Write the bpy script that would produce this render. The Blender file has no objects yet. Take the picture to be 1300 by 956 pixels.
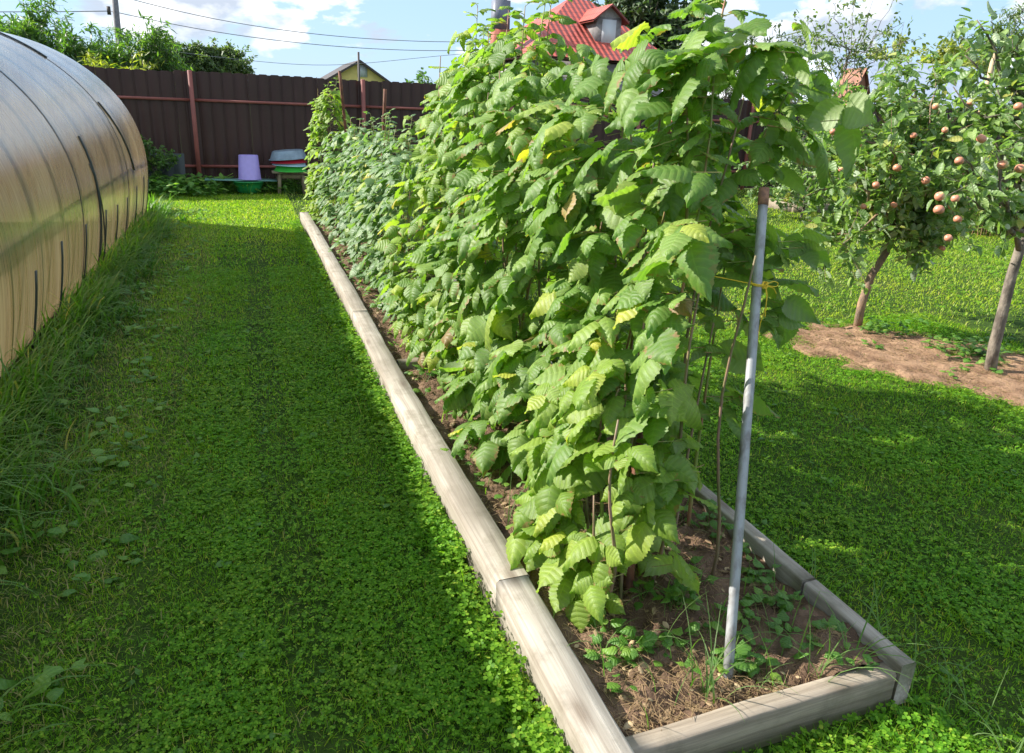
import bpy, math, random
import numpy as np
rng = np.random.default_rng(7)
random.seed(7)
sc = bpy.context.scene
COL = sc.collection
R_ = math.radians

# ------------------------------------------------------------------ camera frame (x = across the bed, y = along it)
F = 900.0; EYE = 1.6
_Y = np.array([-350 / F, 313 / F, -1.0]); _Y /= np.linalg.norm(_Y)
_X = np.array([2550 / F, 190 / F, -1.0]); _X -= (_X @ _Y) * _Y; _X /= np.linalg.norm(_X)
_Z = np.cross(_X, _Y)
RC = np.array([_X, _Y, _Z])

def at(u, v, y):
    d = RC @ np.array([(u - 650) / F, -(v - 433) / F, -1])
    return np.array([0, 0, EYE]) + d * (y / d[1])

def gnd(u, v, z=0.0):
    d = RC @ np.array([(u - 650) / F, -(v - 433) / F, -1])
    return np.array([0, 0, EYE]) + d * ((z - EYE) / d[2])

cam = bpy.data.cameras.new('camera'); camo = bpy.data.objects.new('camera', cam); COL.objects.link(camo)
from mathutils import Matrix
M4 = np.eye(4); M4[:3, :3] = RC; M4[:3, 3] = (0, 0, EYE)
camo.matrix_world = Matrix(M4.tolist())
cam.sensor_width = 36; cam.lens = 36 * F / 1300; cam.shift_y = -45 / 1300
cam.clip_start = 0.05; cam.clip_end = 2000
sc.camera = camo

# ------------------------------------------------------------------ objects helpers
def tag(o, label=None, cat=None, group=None, kind=None):
    if label: o['label'] = label
    if cat: o['category'] = cat
    if group: o['group'] = group
    if kind: o['kind'] = kind
    return o

def empty(name, loc, label, cat, group=None):
    o = bpy.data.objects.new(name, None); COL.objects.link(o)
    o.location = loc; o.empty_display_size = 0.1
    bpy.context.view_layer.update()
    return tag(o, label, cat, group)

def mesh_obj(name, V, faces, mat, parent=None, uv=None, smooth=True, mats=None, midx=None):
    """faces: list of int arrays (k, n) with the same n in each."""
    V = np.asarray(V, dtype=np.float32)
    me = bpy.data.meshes.new(name)
    me.vertices.add(len(V))
    loops = np.concatenate([f.reshape(-1) for f in faces]).astype(np.int32)
    sizes = np.concatenate([np.full(len(f), f.shape[1]) for f in faces]).astype(np.int32)
    starts = np.concatenate([[0], np.cumsum(sizes)[:-1]]).astype(np.int32)
    me.loops.add(len(loops)); me.polygons.add(len(sizes))
    if parent is not None:
        V = V - np.array(parent.matrix_world.translation, dtype=np.float32)
    me.vertices.foreach_set('co', V.reshape(-1))
    me.loops.foreach_set('vertex_index', loops)
    me.polygons.foreach_set('loop_start', starts)
    me.polygons.foreach_set('loop_total', sizes)
    if smooth: me.polygons.foreach_set('use_smooth', np.ones(len(sizes), dtype=bool))
    if uv is not None:
        l = me.uv_layers.new(name='UVMap')
        l.data.foreach_set('uv', np.asarray(uv, dtype=np.float32)[loops].reshape(-1))
    me.update(calc_edges=True); me.validate()
    for m in (mats or [mat]): me.materials.append(m)
    if midx is not None: me.polygons.foreach_set('material_index', np.asarray(midx, dtype=np.int32))
    o = bpy.data.objects.new(name, me); COL.objects.link(o)
    if parent is not None: o.parent = parent
    return o

class MB:
    """collects pieces; build() links them as one mesh"""
    def __init__(s): s.V = []; s.Fq = []; s.Ft = []; s.UV = []; s.n = 0; s.cur = 0; s.Mq = []; s.Mt = []
    def add(s, V, quads=None, tris=None, uv=None):
        V = np.asarray(V, float)
        s.V.append(V); s.UV.append(np.zeros((len(V), 2)) if uv is None else np.asarray(uv, float))
        if quads is not None and len(quads): s.Fq.append(np.asarray(quads, int) + s.n); s.Mq.append(np.full(len(quads), s.cur))
        if tris is not None and len(tris): s.Ft.append(np.asarray(tris, int) + s.n); s.Mt.append(np.full(len(tris), s.cur))
        s.n += len(V)
    def build(s, name, mat, parent=None, smooth=True):
        fs = []
        if s.Fq: fs.append(np.concatenate(s.Fq))
        if s.Ft: fs.append(np.concatenate(s.Ft))
        mi = np.concatenate(s.Mq + s.Mt) if isinstance(mat, (list, tuple)) else None
        return mesh_obj(name, np.concatenate(s.V), fs, mat, parent, np.concatenate(s.UV), smooth, mats=list(mat) if mi is not None else None, midx=mi)
    def box(s, c, size, rot=0.0, tilt=None, bev=0.0):
        x, y, z = [a / 2 for a in size]
        b = bev
        if b <= 0:
            P = np.array([[i * x, j * y, k * z] for k in (-1, 1) for i, j in ((-1, -1), (1, -1), (1, 1), (-1, 1))], float)
            Q = [[3, 2, 1, 0], [4, 5, 6, 7], [0, 1, 5, 4], [1, 2, 6, 5], [2, 3, 7, 6], [3, 0, 4, 7]]
        else:
            ring = []
            for k, (ins) in ((-z, b), (-z + b, 0), (z - b, 0), (z, b)):
                e = ins
                ring += [[-x + e + b * 0, -y + e, k], [x - e, -y + e, k], [x - e, y - e, k], [-x + e, y - e, k]]
            P = np.array(ring, float)
            Q = [[3, 2, 1, 0], [12, 13, 14, 15]]
            for r in range(3):
                for i in range(4):
                    j = (i + 1) % 4
                    Q.append([r * 4 + i, r * 4 + j, r * 4 + 4 + j, r * 4 + 4 + i])
        if tilt is not None: P = P @ np.asarray(tilt).T
        cz, sn = math.cos(rot), math.sin(rot)
        P = P @ np.array([[cz, -sn, 0], [sn, cz, 0], [0, 0, 1]]).T
        s.add(P + np.asarray(c, float), Q)
    def tube(s, pts, rad, sides=8, cap=True):
        pts = np.asarray(pts, float); n = len(pts)
        rad = np.full(n, rad) if np.isscalar(rad) else np.asarray(rad, float)
        T = np.gradient(pts, axis=0); T /= np.linalg.norm(T, axis=1)[:, None] + 1e-9
        ref = np.array([0, 0, 1.0]) if abs(T[0][2]) < .9 else np.array([1.0, 0, 0])
        ang = np.arange(sides) / sides * 2 * math.pi
        V = []; U = []; L = 0
        for i in range(n):
            a = np.cross(T[i], ref); a /= np.linalg.norm(a) + 1e-9
            b = np.cross(T[i], a); ref = -b if False else ref
            V.append(pts[i] + rad[i] * (np.cos(ang)[:, None] * a + np.sin(ang)[:, None] * b))
            if i: L += np.linalg.norm(pts[i] - pts[i - 1])
            U.append(np.stack([ang / 6.283, np.full(sides, L)], 1))
        V = np.concatenate(V); U = np.concatenate(U); Q = []; T3 = []
        for i in range(n - 1):
            for j in range(sides):
                k = (j + 1) % sides
                Q.append([i * sides + j, i * sides + k, (i + 1) * sides + k, (i + 1) * sides + j])
        if cap:
            V = np.concatenate([V, [pts[0], pts[-1]]]); U = np.concatenate([U, [[0, 0], [0, L]]])
            for j in range(sides):
                k = (j + 1) % sides
                T3 += [[n * sides, k, j], [n * sides + 1, (n - 1) * sides + j, (n - 1) * sides + k]]
        s.add(V, Q, T3, U)
    def lathe(s, prof, c=(0, 0, 0), sides=32, sx=1.0, sy=1.0, tilt=None):
        prof = np.asarray(prof, float); ang = np.arange(sides) / sides * 2 * math.pi
        V = np.concatenate([np.stack([r * np.cos(ang) * sx, r * np.sin(ang) * sy, np.full(sides, z)], 1) for r, z in prof])
        Q = [[i * sides + j, i * sides + (j + 1) % sides, (i + 1) * sides + (j + 1) % sides, (i + 1) * sides + j] for i in range(len(prof) - 1) for j in range(sides)]
        if tilt is not None: V = V @ np.asarray(tilt).T
        s.add(V + np.asarray(c, float), Q)

def rotx(a): c, s_ = math.cos(a), math.sin(a); return np.array([[1, 0, 0], [0, c, -s_], [0, s_, c]])
def roty(a): c, s_ = math.cos(a), math.sin(a); return np.array([[c, 0, s_], [0, 1, 0], [-s_, 0, c]])

def nrm(a): return a / (np.linalg.norm(a, axis=-1, keepdims=True) + 1e-9)

def scatter(tmpl, pos, d, n, s, sx=None):
    """instances of a template (V, quads, tris, uv) baked into arrays; d = along-leaf axis, n = normal"""
    V, Q, T, U = tmpl
    d = nrm(d); a = nrm(np.cross(d, n)); n = np.cross(a, d)
    N = len(pos); k = len(V)
    s = np.broadcast_to(s, (N,)); sx = s if sx is None else np.broadcast_to(sx, (N,))
    W = (V[None, :, 0, None] * a[:, None, :] * sx[:, None, None] + V[None, :, 1, None] * d[:, None, :] * s[:, None, None]
         + V[None, :, 2, None] * n[:, None, :] * s[:, None, None] + pos[:, None, :]).reshape(-1, 3)
    off = (np.arange(N) * k)[:, None, None]
    q = (Q[None] + off).reshape(-1, 4) if len(Q) else None
    t = (T[None] + off).reshape(-1, 3) if len(T) else None
    return W, q, t, np.tile(U, (N, 1))

def grid_tmpl(rows, cols, wfun, zfun, xs=None):
    V = []; U = []
    for i in range(rows + 1):
        v = i / rows
        for j in range(cols + 1):
            u = j / cols * 2 - 1
            w = wfun(v, i if abs(u) > .99 else -1)
            V.append([u * w, v - (0.06 * abs(u) if 0 < v < 1 else 0), zfun(u, v)]); U.append([u * .5 + .5, v])
    Q = [[i * (cols + 1) + j, i * (cols + 1) + j + 1, (i + 1) * (cols + 1) + j + 1, (i + 1) * (cols + 1) + j] for i in range(rows) for j in range(cols)]
    return np.array(V, float), np.array(Q), np.zeros((0, 3), int), np.array(U)

def rasp_w(v, i=-1, n=14):
    w = .385 * (math.sin(math.pi * min(1, v * .96 + .035) ** .74)) ** .8 * (1 - .45 * v ** 5) if v < 1 else 0.004
    if i >= 0 and v < .98: w *= (1.05 if i % 2 else .93)
    return max(w, .004)
def leafz(droop, fold, wave, ph):
    return lambda u, v: -droop * v * v - fold * u * u + wave * math.sin(7 * v + ph + 2 * u) * abs(u) + .017 * abs(u) * math.cos(2 * math.pi * 7 * (v - .06 - .12 * abs(u)))
LEAF_HI = [grid_tmpl(28, 4, rasp_w, leafz(dr, fo, wa, ph)) for dr, fo, wa, ph in ((.18, .07, .03, 0), (.34, .12, .045, 1.5), (.08, .04, .05, 3), (.5, .16, .03, 4.4))]
LEAF_MD = [grid_tmpl(6, 2, rasp_w, leafz(dr, fo, 0, ph)) for dr, fo, ph in ((.2, .1, 0), (.4, .16, 1), (.1, .05, 2))]
LEAF_LO = [grid_tmpl(3, 2, lambda v, i: max(.004, .30 * math.sin(math.pi * min(1, v * .9 + .08)) if v < 1 else .004), lambda u, v: -.22 * v * v - .09 * u * u)]
APPLE_L = [grid_tmpl(5, 2, lambda v, i: max(.004, .29 * math.sin(math.pi * min(1, v * .95 + .05)) ** .8 if v < 1 else .004), lambda u, v: -.18 * v * v + .10 * abs(u) ) for _ in range(1)] + \
          [grid_tmpl(5, 2, lambda v, i: max(.004, .27 * math.sin(math.pi * min(1, v * .95 + .05)) ** .8 if v < 1 else .004), lambda u, v: -.4 * v * v + .16 * abs(u))]
LANCE = [grid_tmpl(3, 2, lambda v, i: max(.003, .13 * math.sin(math.pi * min(1, v * .9 + .08)) if v < 1 else .003), lambda u, v: -.25 * v * v + .04 * abs(u))]

# ------------------------------------------------------------------ materials
def new_mat(name):
    m = bpy.data.materials.new(name); m.use_nodes = True
    nt = m.node_tree; nt.nodes.clear()
    out = nt.nodes.new('ShaderNodeOutputMaterial')
    return m, nt, out
class N:
    def __init__(s, nt): s.nt = nt
    def __call__(s, t, ins=None, **kw):
        n = s.nt.nodes.new(t)
        for k, v in kw.items(): setattr(n, k, v)
        for k, v in (ins or {}).items():
            if isinstance(v, bpy.types.NodeSocket): s.nt.links.new(v, n.inputs[k])
            else: n.inputs[k].default_value = v
        return n
    def math(s, op, a, b=None, c=None):
        n = s.nt.nodes.new('ShaderNodeMath'); n.operation = op
        for i, v in enumerate((a, b, c)):
            if v is None: continue
            if isinstance(v, bpy.types.NodeSocket): s.nt.links.new(v, n.inputs[i])
            else: n.inputs[i].default_value = v
        return n.outputs[0]
    def ramp(s, fac, stops, interp='LINEAR'):
        n = s.nt.nodes.new('ShaderNodeValToRGB'); cr = n.color_ramp; cr.interpolation = interp
        while len(cr.elements) < len(stops): cr.elements.new(.5)
        for e, (p, c) in zip(cr.elements, stops):
            e.position = p; e.color = (c[0], c[1], c[2], 1) if hasattr(c, '__len__') else (c, c, c, 1)
        s.nt.links.new(fac, n.inputs[0]); return n.outputs[0]
    def mix(s, fac, a, b, mode='MIX'):
        n = s.nt.nodes.new('ShaderNodeMix'); n.data_type = 'RGBA'; n.blend_type = mode
        for k, v in ((0, fac), (6, a), (7, b)):
            if isinstance(v, bpy.types.NodeSocket): s.nt.links.new(v, n.inputs[k])
            else: n.inputs[k].default_value = v if k == 0 else (v[0], v[1], v[2], 1)
        return n.outputs[2]

def leaf_mat(name, ramp, under, trans=.35, rough=.45, vein=0, spec=.5, patch=None, tint=(1.0, 1.15, .35), spots=False):
    m, nt, out = new_mat(name); n = N(nt)
    geo = n('ShaderNodeNewGeometry')
    col = n.ramp(geo.outputs['Random Per Island'], ramp)
    if patch:
        noi = n('ShaderNodeTexNoise', {'Vector': geo.outputs['Position'], 'Scale': patch[0], 'Detail': 3})
        f = n.ramp(noi.outputs['Fac'], [(.38, 0), (.62, 1)])
        col = n.mix(f, col, n.mix(1.0, col, patch[1], 'MULTIPLY'))
    bump = None
    if vein:
        uv = n('ShaderNodeTexCoord'); sp = n('ShaderNodeSeparateXYZ', {0: uv.outputs['UV']})
        a = n.math('MULTIPLY', n.math('ABSOLUTE', n.math('SUBTRACT', sp.outputs[0], .5)), 2)
        ph = n.math('MULTIPLY', n.math('SUBTRACT', sp.outputs[1], n.math('MULTIPLY', a, .16)), vein)
        tri = n.math('PINGPONG', n.math('ADD', ph, 0.0), .5)
        side = n.ramp(tri, [(0, 1), (.08, .35), (.3, 0)])
        mid = n.ramp(a, [(0, 1), (.06, 0)])
        v = n.math('MAXIMUM', side, mid)
        col = n.mix(n.math('MULTIPLY', v, .38), col, n.mix(1.0, col, (1.9, 1.7, 1.8), 'MULTIPLY'))
        if spots:
            sn = n('ShaderNodeTexNoise', {'Vector': geo.outputs['Position'], 'Scale': 60, 'Detail': 2})
            col = n.mix(n.math('MULTIPLY', n.ramp(sn.outputs['Fac'], [(.45, 0), (.7, 1)]), .35), col, (.16, .2, .05))
        if spots:
            en = n('ShaderNodeTexNoise', {'Vector': geo.outputs['Position'], 'Scale': 45, 'Detail': 4})
            em = n.math('MULTIPLY', n.ramp(n.math('ADD', n.math('MULTIPLY', a, .5), en.outputs['Fac']), [(.93, 0), (1.02, 1)]), n.ramp(n.math('FRACT', n.math('MULTIPLY', geo.outputs['Random Per Island'], 37.0)), [(.72, 0), (.8, 1)]))
            col = n.mix(n.math('MULTIPLY', em, .8), col, (.26, .15, .06))
        h = n.math('MULTIPLY', n.math('POWER', n.math('MULTIPLY', tri, 2), .6), 1)
        fine = n('ShaderNodeTexNoise', {'Vector': geo.outputs['Position'], 'Scale': 260, 'Detail': 3})
        bump = n('ShaderNodeBump', {'Strength': .5, 'Distance': .003, 'Height': n.math('ADD', h, n.math('MULTIPLY', fine.outputs['Fac'], .55))}).outputs[0]
    colf = n.mix(geo.outputs['Backfacing'], col, under)
    p = n('ShaderNodeBsdfPrincipled', {'Base Color': colf, 'Roughness': rough, 'Specular IOR Level': spec})
    tcol = n.mix(1.0, col, (tint[0], tint[1], tint[2]), 'MULTIPLY')
    tcol = n.mix(1.0, tcol, (2.6, 2.6, 2.6), 'MULTIPLY')
    t = n('ShaderNodeBsdfTranslucent', {'Color': tcol})
    if bump is not None:
        nt.links.new(bump, p.inputs['Normal']); nt.links.new(bump, t.inputs['Normal'])
    mx = n('ShaderNodeMixShader', {0: trans, 1: p.outputs[0], 2: t.outputs[0]})
    nt.links.new(mx.outputs[0], out.inputs[0])
    return m

def simple(name, col, rough=.6, metal=0.0, noise=None, bump=None, spec=.5, coord='Object', stretch=(1, 1, 1)):
    """noise = (scale, colour2, lo, hi); bump = (scale, strength, distance)"""
    m, nt, out = new_mat(name); n = N(nt)
    tc = n('ShaderNodeTexCoord'); mp = n('ShaderNodeMapping', {'Vector': tc.outputs[coord], 'Scale': stretch})
    c = None
    if noise:
        no = n('ShaderNodeTexNoise', {'Vector': mp.outputs[0], 'Scale': noise[0], 'Detail': 6, 'Roughness': .6})
        c = n.mix(n.ramp(no.outputs['Fac'], [(noise[2], 0), (noise[3], 1)]), col, noise[1])
    p = n('ShaderNodeBsdfPrincipled', {'Roughness': rough, 'Metallic': metal, 'Specular IOR Level': spec})
    if c is not None: nt.links.new(c, p.inputs['Base Color'])
    else: p.inputs['Base Color'].default_value = (*col, 1)
    if bump:
        nb = n('ShaderNodeTexNoise', {'Vector': mp.outputs[0], 'Scale': bump[0], 'Detail': 8, 'Roughness': .65})
        nt.links.new(n('ShaderNodeBump', {'Strength': bump[1], 'Distance': bump[2], 'Height': nb.outputs['Fac']}).outputs[0], p.inputs['Normal'])
    nt.links.new(p.outputs[0], out.inputs[0])
    return m

def wood_mat(name, c1, c2, axis='y'):
    m, nt, out = new_mat(name); n = N(nt)
    tc = n('ShaderNodeTexCoord')
    st = {'x': (1.2, 45, 45), 'y': (45, 1.2, 45), 'z': (45, 45, 1.2)}[axis]
    mp = n('ShaderNodeMapping', {'Vector': tc.outputs['Object'], 'Scale': st})
    no = n('ShaderNodeTexNoise', {'Vector': mp.outputs[0], 'Scale': 1.0, 'Detail': 6, 'Roughness': .7, 'Distortion': .6})
    big = n('ShaderNodeTexNoise', {'Vector': tc.outputs['Object'], 'Scale': 2.3, 'Detail': 4})
    c = n.mix(n.ramp(no.outputs['Fac'], [(.3, 0), (.68, 1)]), c2, c1)
    c = n.mix(n.math('MULTIPLY', n.ramp(big.outputs['Fac'], [(.42, 0), (.7, 1)]), .55), c, (c2[0] * .7, c2[1] * .7, c2[2] * .68))
    cr = n.ramp(no.outputs['Fac'], [(.24, 1), (.30, 0)])
    c = n.mix(n.math('MULTIPLY', cr, .7), c, (.05, .04, .03))
    kp = n('ShaderNodeMapping', {'Vector': tc.outputs['Object'], 'Scale': {'x': (3, 9, 9), 'y': (9, 3, 9), 'z': (9, 9, 3)}[axis]})
    vo = n('ShaderNodeTexVoronoi', {'Vector': kp.outputs[0], 'Scale': .8})
    c = n.mix(n.math('MULTIPLY', n.ramp(vo.outputs['Distance'], [(.05, 1), (.20, 0)]), .6), c, (.10, .065, .04))
    st_ = n('ShaderNodeTexNoise', {'Vector': tc.outputs['Object'], 'Scale': 9, 'Detail': 6, 'Roughness': .7})
    c = n.mix(n.math('MULTIPLY', n.ramp(st_.outputs['Fac'], [(.5, 0), (.72, 1)]), .6), c, (.15, .13, .09))
    p = n('ShaderNodeBsdfPrincipled', {'Base Color': c, 'Roughness': .85, 'Specular IOR Level': .2})
    nt.links.new(n('ShaderNodeBump', {'Strength': .5, 'Distance': .004, 'Height': no.outputs['Fac']}).outputs[0], p.inputs['Normal'])
    nt.links.new(p.outputs[0], out.inputs[0]); return m

M = {}
M['rasp'] = leaf_mat('raspberry_leaf', [(0, (.085, .165, .022)), (.3, (.11, .20, .036)), (.62, (.145, .235, .052)), (.88, (.185, .275, .06)), (.975, (.24, .31, .06)), (.985, (.40, .37, .05)), (.993, (.28, .17, .09)), (1, (.20, .15, .06))],
                     (.26, .32, .16), .33, .52, vein=7, spots=True, spec=.42)
M['rasp_far'] = leaf_mat('raspberry_leaf_blue', [(0, (.07, .14, .04)), (.5, (.11, .19, .07)), (.9, (.15, .23, .085)), (.98, (.24, .30, .06)), (1, (.40, .36, .05))],
                         (.30, .36, .24), .26, .5, vein=6, spec=.45)
M['rasp_yel'] = leaf_mat('raspberry_leaf_light', [(0, (.12, .20, .026)), (.5, (.17, .26, .036)), (.95, (.22, .30, .05)), (.993, (.30, .34, .05)), (1, (.5, .38, .05))],
                         (.28, .34, .17), .34, .52, vein=7, spec=.42, spots=True)
M['apple_leaf'] = leaf_mat('apple_leaf', [(0, (.09, .16, .045)), (.5, (.14, .22, .07)), (.92, (.20, .28, .09)), (1, (.34, .33, .09))], (.34, .40, .27), .28, .42, vein=5, spec=.4)
M['weed'] = leaf_mat('weed_leaf', [(0, (.06, .15, .018)), (.6, (.10, .22, .03)), (1, (.17, .28, .04))], (.12, .2, .05), .35, .5, vein=5)
M['clover'] = leaf_mat('clover_leaf', [(0, (.052, .155, .009)), (.5, (.104, .25, .013)), (.9, (.17, .35, .024)), (1, (.28, .40, .04))], (.12, .23, .01), .36, .6, spec=.2, tint=(1.05, 1.05, .3),
                       patch=(1.7, (1.15, .95, 1.1)))
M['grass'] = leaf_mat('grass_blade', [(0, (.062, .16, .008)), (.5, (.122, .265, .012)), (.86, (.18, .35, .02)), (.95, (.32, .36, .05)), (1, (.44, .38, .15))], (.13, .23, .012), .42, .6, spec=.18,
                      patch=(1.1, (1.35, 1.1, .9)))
M['grass_far'] = leaf_mat('sunlit_tint_grass_blade', [(0, (.16, .25, .018)), (.5, (.235, .345, .026)), (.84, (.30, .40, .04)), (.93, (.38, .40, .10)), (1, (.44, .38, .2))], (.18, .26, .03), .40, .5,
                          patch=(.9, (1.3, 1.1, .9)))  # sunlit copy of the lawn grass: sunshine is put into the blade colour
M['thatch'] = leaf_mat('dry_grass_blade', [(0, (.10, .13, .02)), (.45, (.16, .18, .04)), (.75, (.26, .22, .08)), (1, (.34, .26, .13))], (.15, .15, .05), .3, .6)
M['tall'] = leaf_mat('tall_grass_blade', [(0, (.035, .10, .014)), (.5, (.08, .19, .026)), (.85, (.15, .28, .045)), (.95, (.28, .26, .1)), (1, (.38, .32, .17))], (.09, .18, .03), .3, .5, spec=.3)
M['straw'] = leaf_mat('straw', [(0, (.10, .055, .03)), (.5, (.26, .17, .09)), (1, (.50, .38, .22))], (.3, .2, .1), .1, .8)
M['tree_a'] = leaf_mat('rowan_leaf', [(0, (.04, .10, .018)), (.6, (.075, .155, .03)), (1, (.14, .22, .04))], (.12, .18, .08), .3, .45)
M['tree_b'] = leaf_mat('dark_tree_leaf', [(0, (.03, .06, .018)), (.6, (.055, .095, .03)), (1, (.10, .14, .05))], (.08, .11, .06), .2, .5)
M['tree_c'] = leaf_mat('yellow_tree_leaf', [(0, (.13, .17, .025)), (.6, (.22, .25, .04)), (1, (.34, .34, .07))], (.2, .22, .06), .3, .5)
M['tree_d'] = leaf_mat('willow_leaf', [(0, (.06, .10, .03)), (.6, (.10, .15, .05)), (1, (.16, .2, .07))], (.14, .18, .09), .3, .5)
M['phlox'] = leaf_mat('border_leaf', [(0, (.025, .06, .012)), (.6, (.045, .10, .02)), (1, (.08, .15, .03))], (.05, .1, .03), .2, .5)
M['cane'] = simple('cane', (.30, .17, .13), .6, noise=(30, (.16, .15, .06), .35, .65), bump=(90, .4, .002), stretch=(1, 1, .3))
M['cane_green'] = simple('green_shoot', (.22, .27, .06), .5, noise=(14, (.40, .16, .12), .45, .65), stretch=(1, 1, .4))
M['bark'] = simple('apple_bark', (.32, .20, .12), .85, noise=(22, (.17, .12, .09), .4, .6), bump=(60, .9, .008), stretch=(1, 1, .5))
M['bark_grey'] = simple('grey_bark', (.24, .20, .16), .85, noise=(20, (.10, .08, .065), .4, .6), bump=(55, .9, .008), stretch=(1, 1, .5))
M['galv'] = simple('galvanised_pipe', (.36, .37, .38), .6, .35, noise=(26, (.17, .15, .14), .45, .68), bump=(40, .25, .002), stretch=(1, 1, .35))
M['rust'] = simple('rusty_pipe', (.20, .075, .035), .75, .2, noise=(26, (.09, .035, .02), .4, .62), bump=(80, .6, .002), stretch=(1, 1, .4))
M['rustlight'] = simple('rust_band', (.34, .17, .10), .8, noise=(50, (.2, .1, .07), .4, .6))
M['red_paint'] = simple('red_oxide_paint', (.30, .085, .065), .55, noise=(8, (.24, .07, .055), .35, .7))
M['board'] = wood_mat('weathered_board', (.50, .45, .38), (.23, .195, .155), 'y')
M['board_x'] = wood_mat('weathered_board_across', (.42, .35, .27), (.17, .135, .10), 'x')
M['plankwood'] = wood_mat('stool_wood', (.36, .28, .18), (.22, .17, .11), 'z')
M['soil'] = simple('garden_soil', (.27, .175, .115), .95, noise=(9, (.12, .075, .05), .35, .62), bump=(38, 1, .03), spec=.1)
M['mulch'] = simple('dry_mulch', (.40, .25, .155), .95, noise=(7, (.20, .115, .07), .35, .65), bump=(45, 1, .02), spec=.1)
M['twine'] = simple('yellow_twine', (.75, .52, .03), .6, bump=(400, .5, .001))
M['rag'] = simple('white_rag', (.66, .64, .58), .8, noise=(60, (.42, .38, .32), .4, .6), bump=(120, .8, .004))

# lawn base sheet
def ground_mat():
    m, nt, out = new_mat('lawn_ground'); n = N(nt)
    geo = n('ShaderNodeNewGeometry')
    a = n('ShaderNodeTexNoise', {'Vector': geo.outputs['Position'], 'Scale': 1.2, 'Detail': 5})
    b = n('ShaderNodeTexNoise', {'Vector': geo.outputs['Position'], 'Scale': 28, 'Detail': 6, 'Roughness': .7})
    c = n.mix(n.ramp(b.outputs['Fac'], [(.35, 0), (.65, 1)]), (.022, .042, .008), (.06, .115, .016))
    c = n.mix(n.math('MULTIPLY', n.ramp(a.outputs['Fac'], [(.5, 0), (.7, 1)]), .5), c, (.075, .08, .025))
    p = n('ShaderNodeBsdfPrincipled', {'Base Color': c, 'Roughness': .95, 'Specular IOR Level': .1})
    nt.links.new(n('ShaderNodeBump', {'Strength': 1.0, 'Distance': .02, 'Height': b.outputs['Fac']}).outputs[0], p.inputs['Normal'])
    nt.links.new(p.outputs[0], out.inputs[0]); return m
M['ground'] = ground_mat()

# ------------------------------------------------------------------ ground
mb = MB()
xs = np.concatenate([[-600, -150, -40], np.arange(-12, 26.01, 1.0), [50, 160, 600]]); ys = np.concatenate([[-600, -150, -30], np.arange(-6, 30.01, 1.0), [60, 200, 900]])
gv = np.array([[x, y, 0.0] for y in ys for x in xs]); nx = len(xs)
mb.add(gv, [[j * nx + i, j * nx + i + 1, (j + 1) * nx + i + 1, (j + 1) * nx + i] for j in range(len(ys) - 1) for i in range(nx - 1)])
tag(mb.build('ground', M['ground']), kind='structure')

# smooth value noise for placement
_tab = rng.random((64, 64))
def vn(x, y, s=1.0):
    x = np.asarray(x) * s + 100; y = np.asarray(y) * s + 100
    xi = np.floor(x).astype(int); yi = np.floor(y).astype(int); fx = x - xi; fy = y - yi
    fx = fx * fx * (3 - 2 * fx); fy = fy * fy * (3 - 2 * fy)
    t = lambda a, b: _tab[a % 64, b % 64]
    return (t(xi, yi) * (1 - fx) + t(xi + 1, yi) * fx) * (1 - fy) + (t(xi, yi + 1) * (1 - fx) + t(xi + 1, yi + 1) * fx) * fy
def fbm(x, y, s=1.0): return vn(x, y, s) * .55 + vn(x, y, s * 2.3) * .3 + vn(x, y, s * 5.1) * .15

# bed soil: height field inside the frame
BX0, BX1, BY0, BY1 = .67, 1.70, 1.04, 9.9
gx = np.linspace(.775, 1.64, 60); gy = np.linspace(1.165, 9.82, 560)
X, Y = np.meshgrid(gx, gy)
Zs = .045 + .05 * fbm(X, Y, 4) + .035 * vn(X, Y, 17) + .02 * vn(X, Y, 45) + .05 * np.exp(-((X - 1.53) ** 2 + (Y - 1.29) ** 2) / .02)
V = np.stack([X, Y, Zs], -1).reshape(-1, 3); nx = len(gx)
ii, jj = np.meshgrid(np.arange(len(gy) - 1), np.arange(nx - 1), indexing='ij'); b0 = (ii * nx + jj).reshape(-1)
tag(mesh_obj('bed_soil', V, [np.stack([b0, b0 + 1, b0 + nx + 1, b0 + nx], 1)], M['soil']), kind='structure')
def soil_z(x, y): return .045 + .05 * fbm(x, y, 4) + .035 * vn(x, y, 17) + .02 * vn(x, y, 45)

# bare mulch patches on the right lawn: raised skins with uneven outlines
PATCH = []
def patch_mask(x, y):
    x = np.asarray(x, float); y = np.asarray(y, float)
    # a band running from beside the leaning tree towards the right foreground
    ax, ay, bx, by = 4.2, 3.78, 5.35, 2.3
    L2 = (bx - ax) ** 2 + (by - ay) ** 2
    t = np.clip(((x - ax) * (bx - ax) + (y - ay) * (by - ay)) / L2, 0, 1.6)
    d = np.hypot(x - ax - t * (bx - ax), y - ay - t * (by - ay))
    r = .52 + .18 * t
    m = r - d + .38 * (fbm(x, y, 1.9) - .5) + .22 * (vn(x, y, 7) - .5)
    # keep the tree foot's green tuft
    m = m - .35 * np.exp(-((x - 4.75) ** 2 + (y - 3.4) ** 2) / .04)
    return m
gx = np.linspace(3.2, 7.2, 200); gy = np.linspace(.8, 5.2, 220)
X, Y = np.meshgrid(gx, gy); mk = patch_mask(X, Y)
Zp = np.clip(mk * .22, -.03, .018) + .02 * vn(X, Y, 14) - .006 + .018 * vn(X, Y, 33) * vn(X, Y, 5)
Zp = np.where(mk < -.02, -.03, Zp)
V = np.stack([X, Y, Zp], -1).reshape(-1, 3); nx = len(gx)
ii, jj = np.meshgrid(np.arange(len(gy) - 1), np.arange(nx - 1), indexing='ij'); b0 = (ii * nx + jj).reshape(-1)
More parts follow.
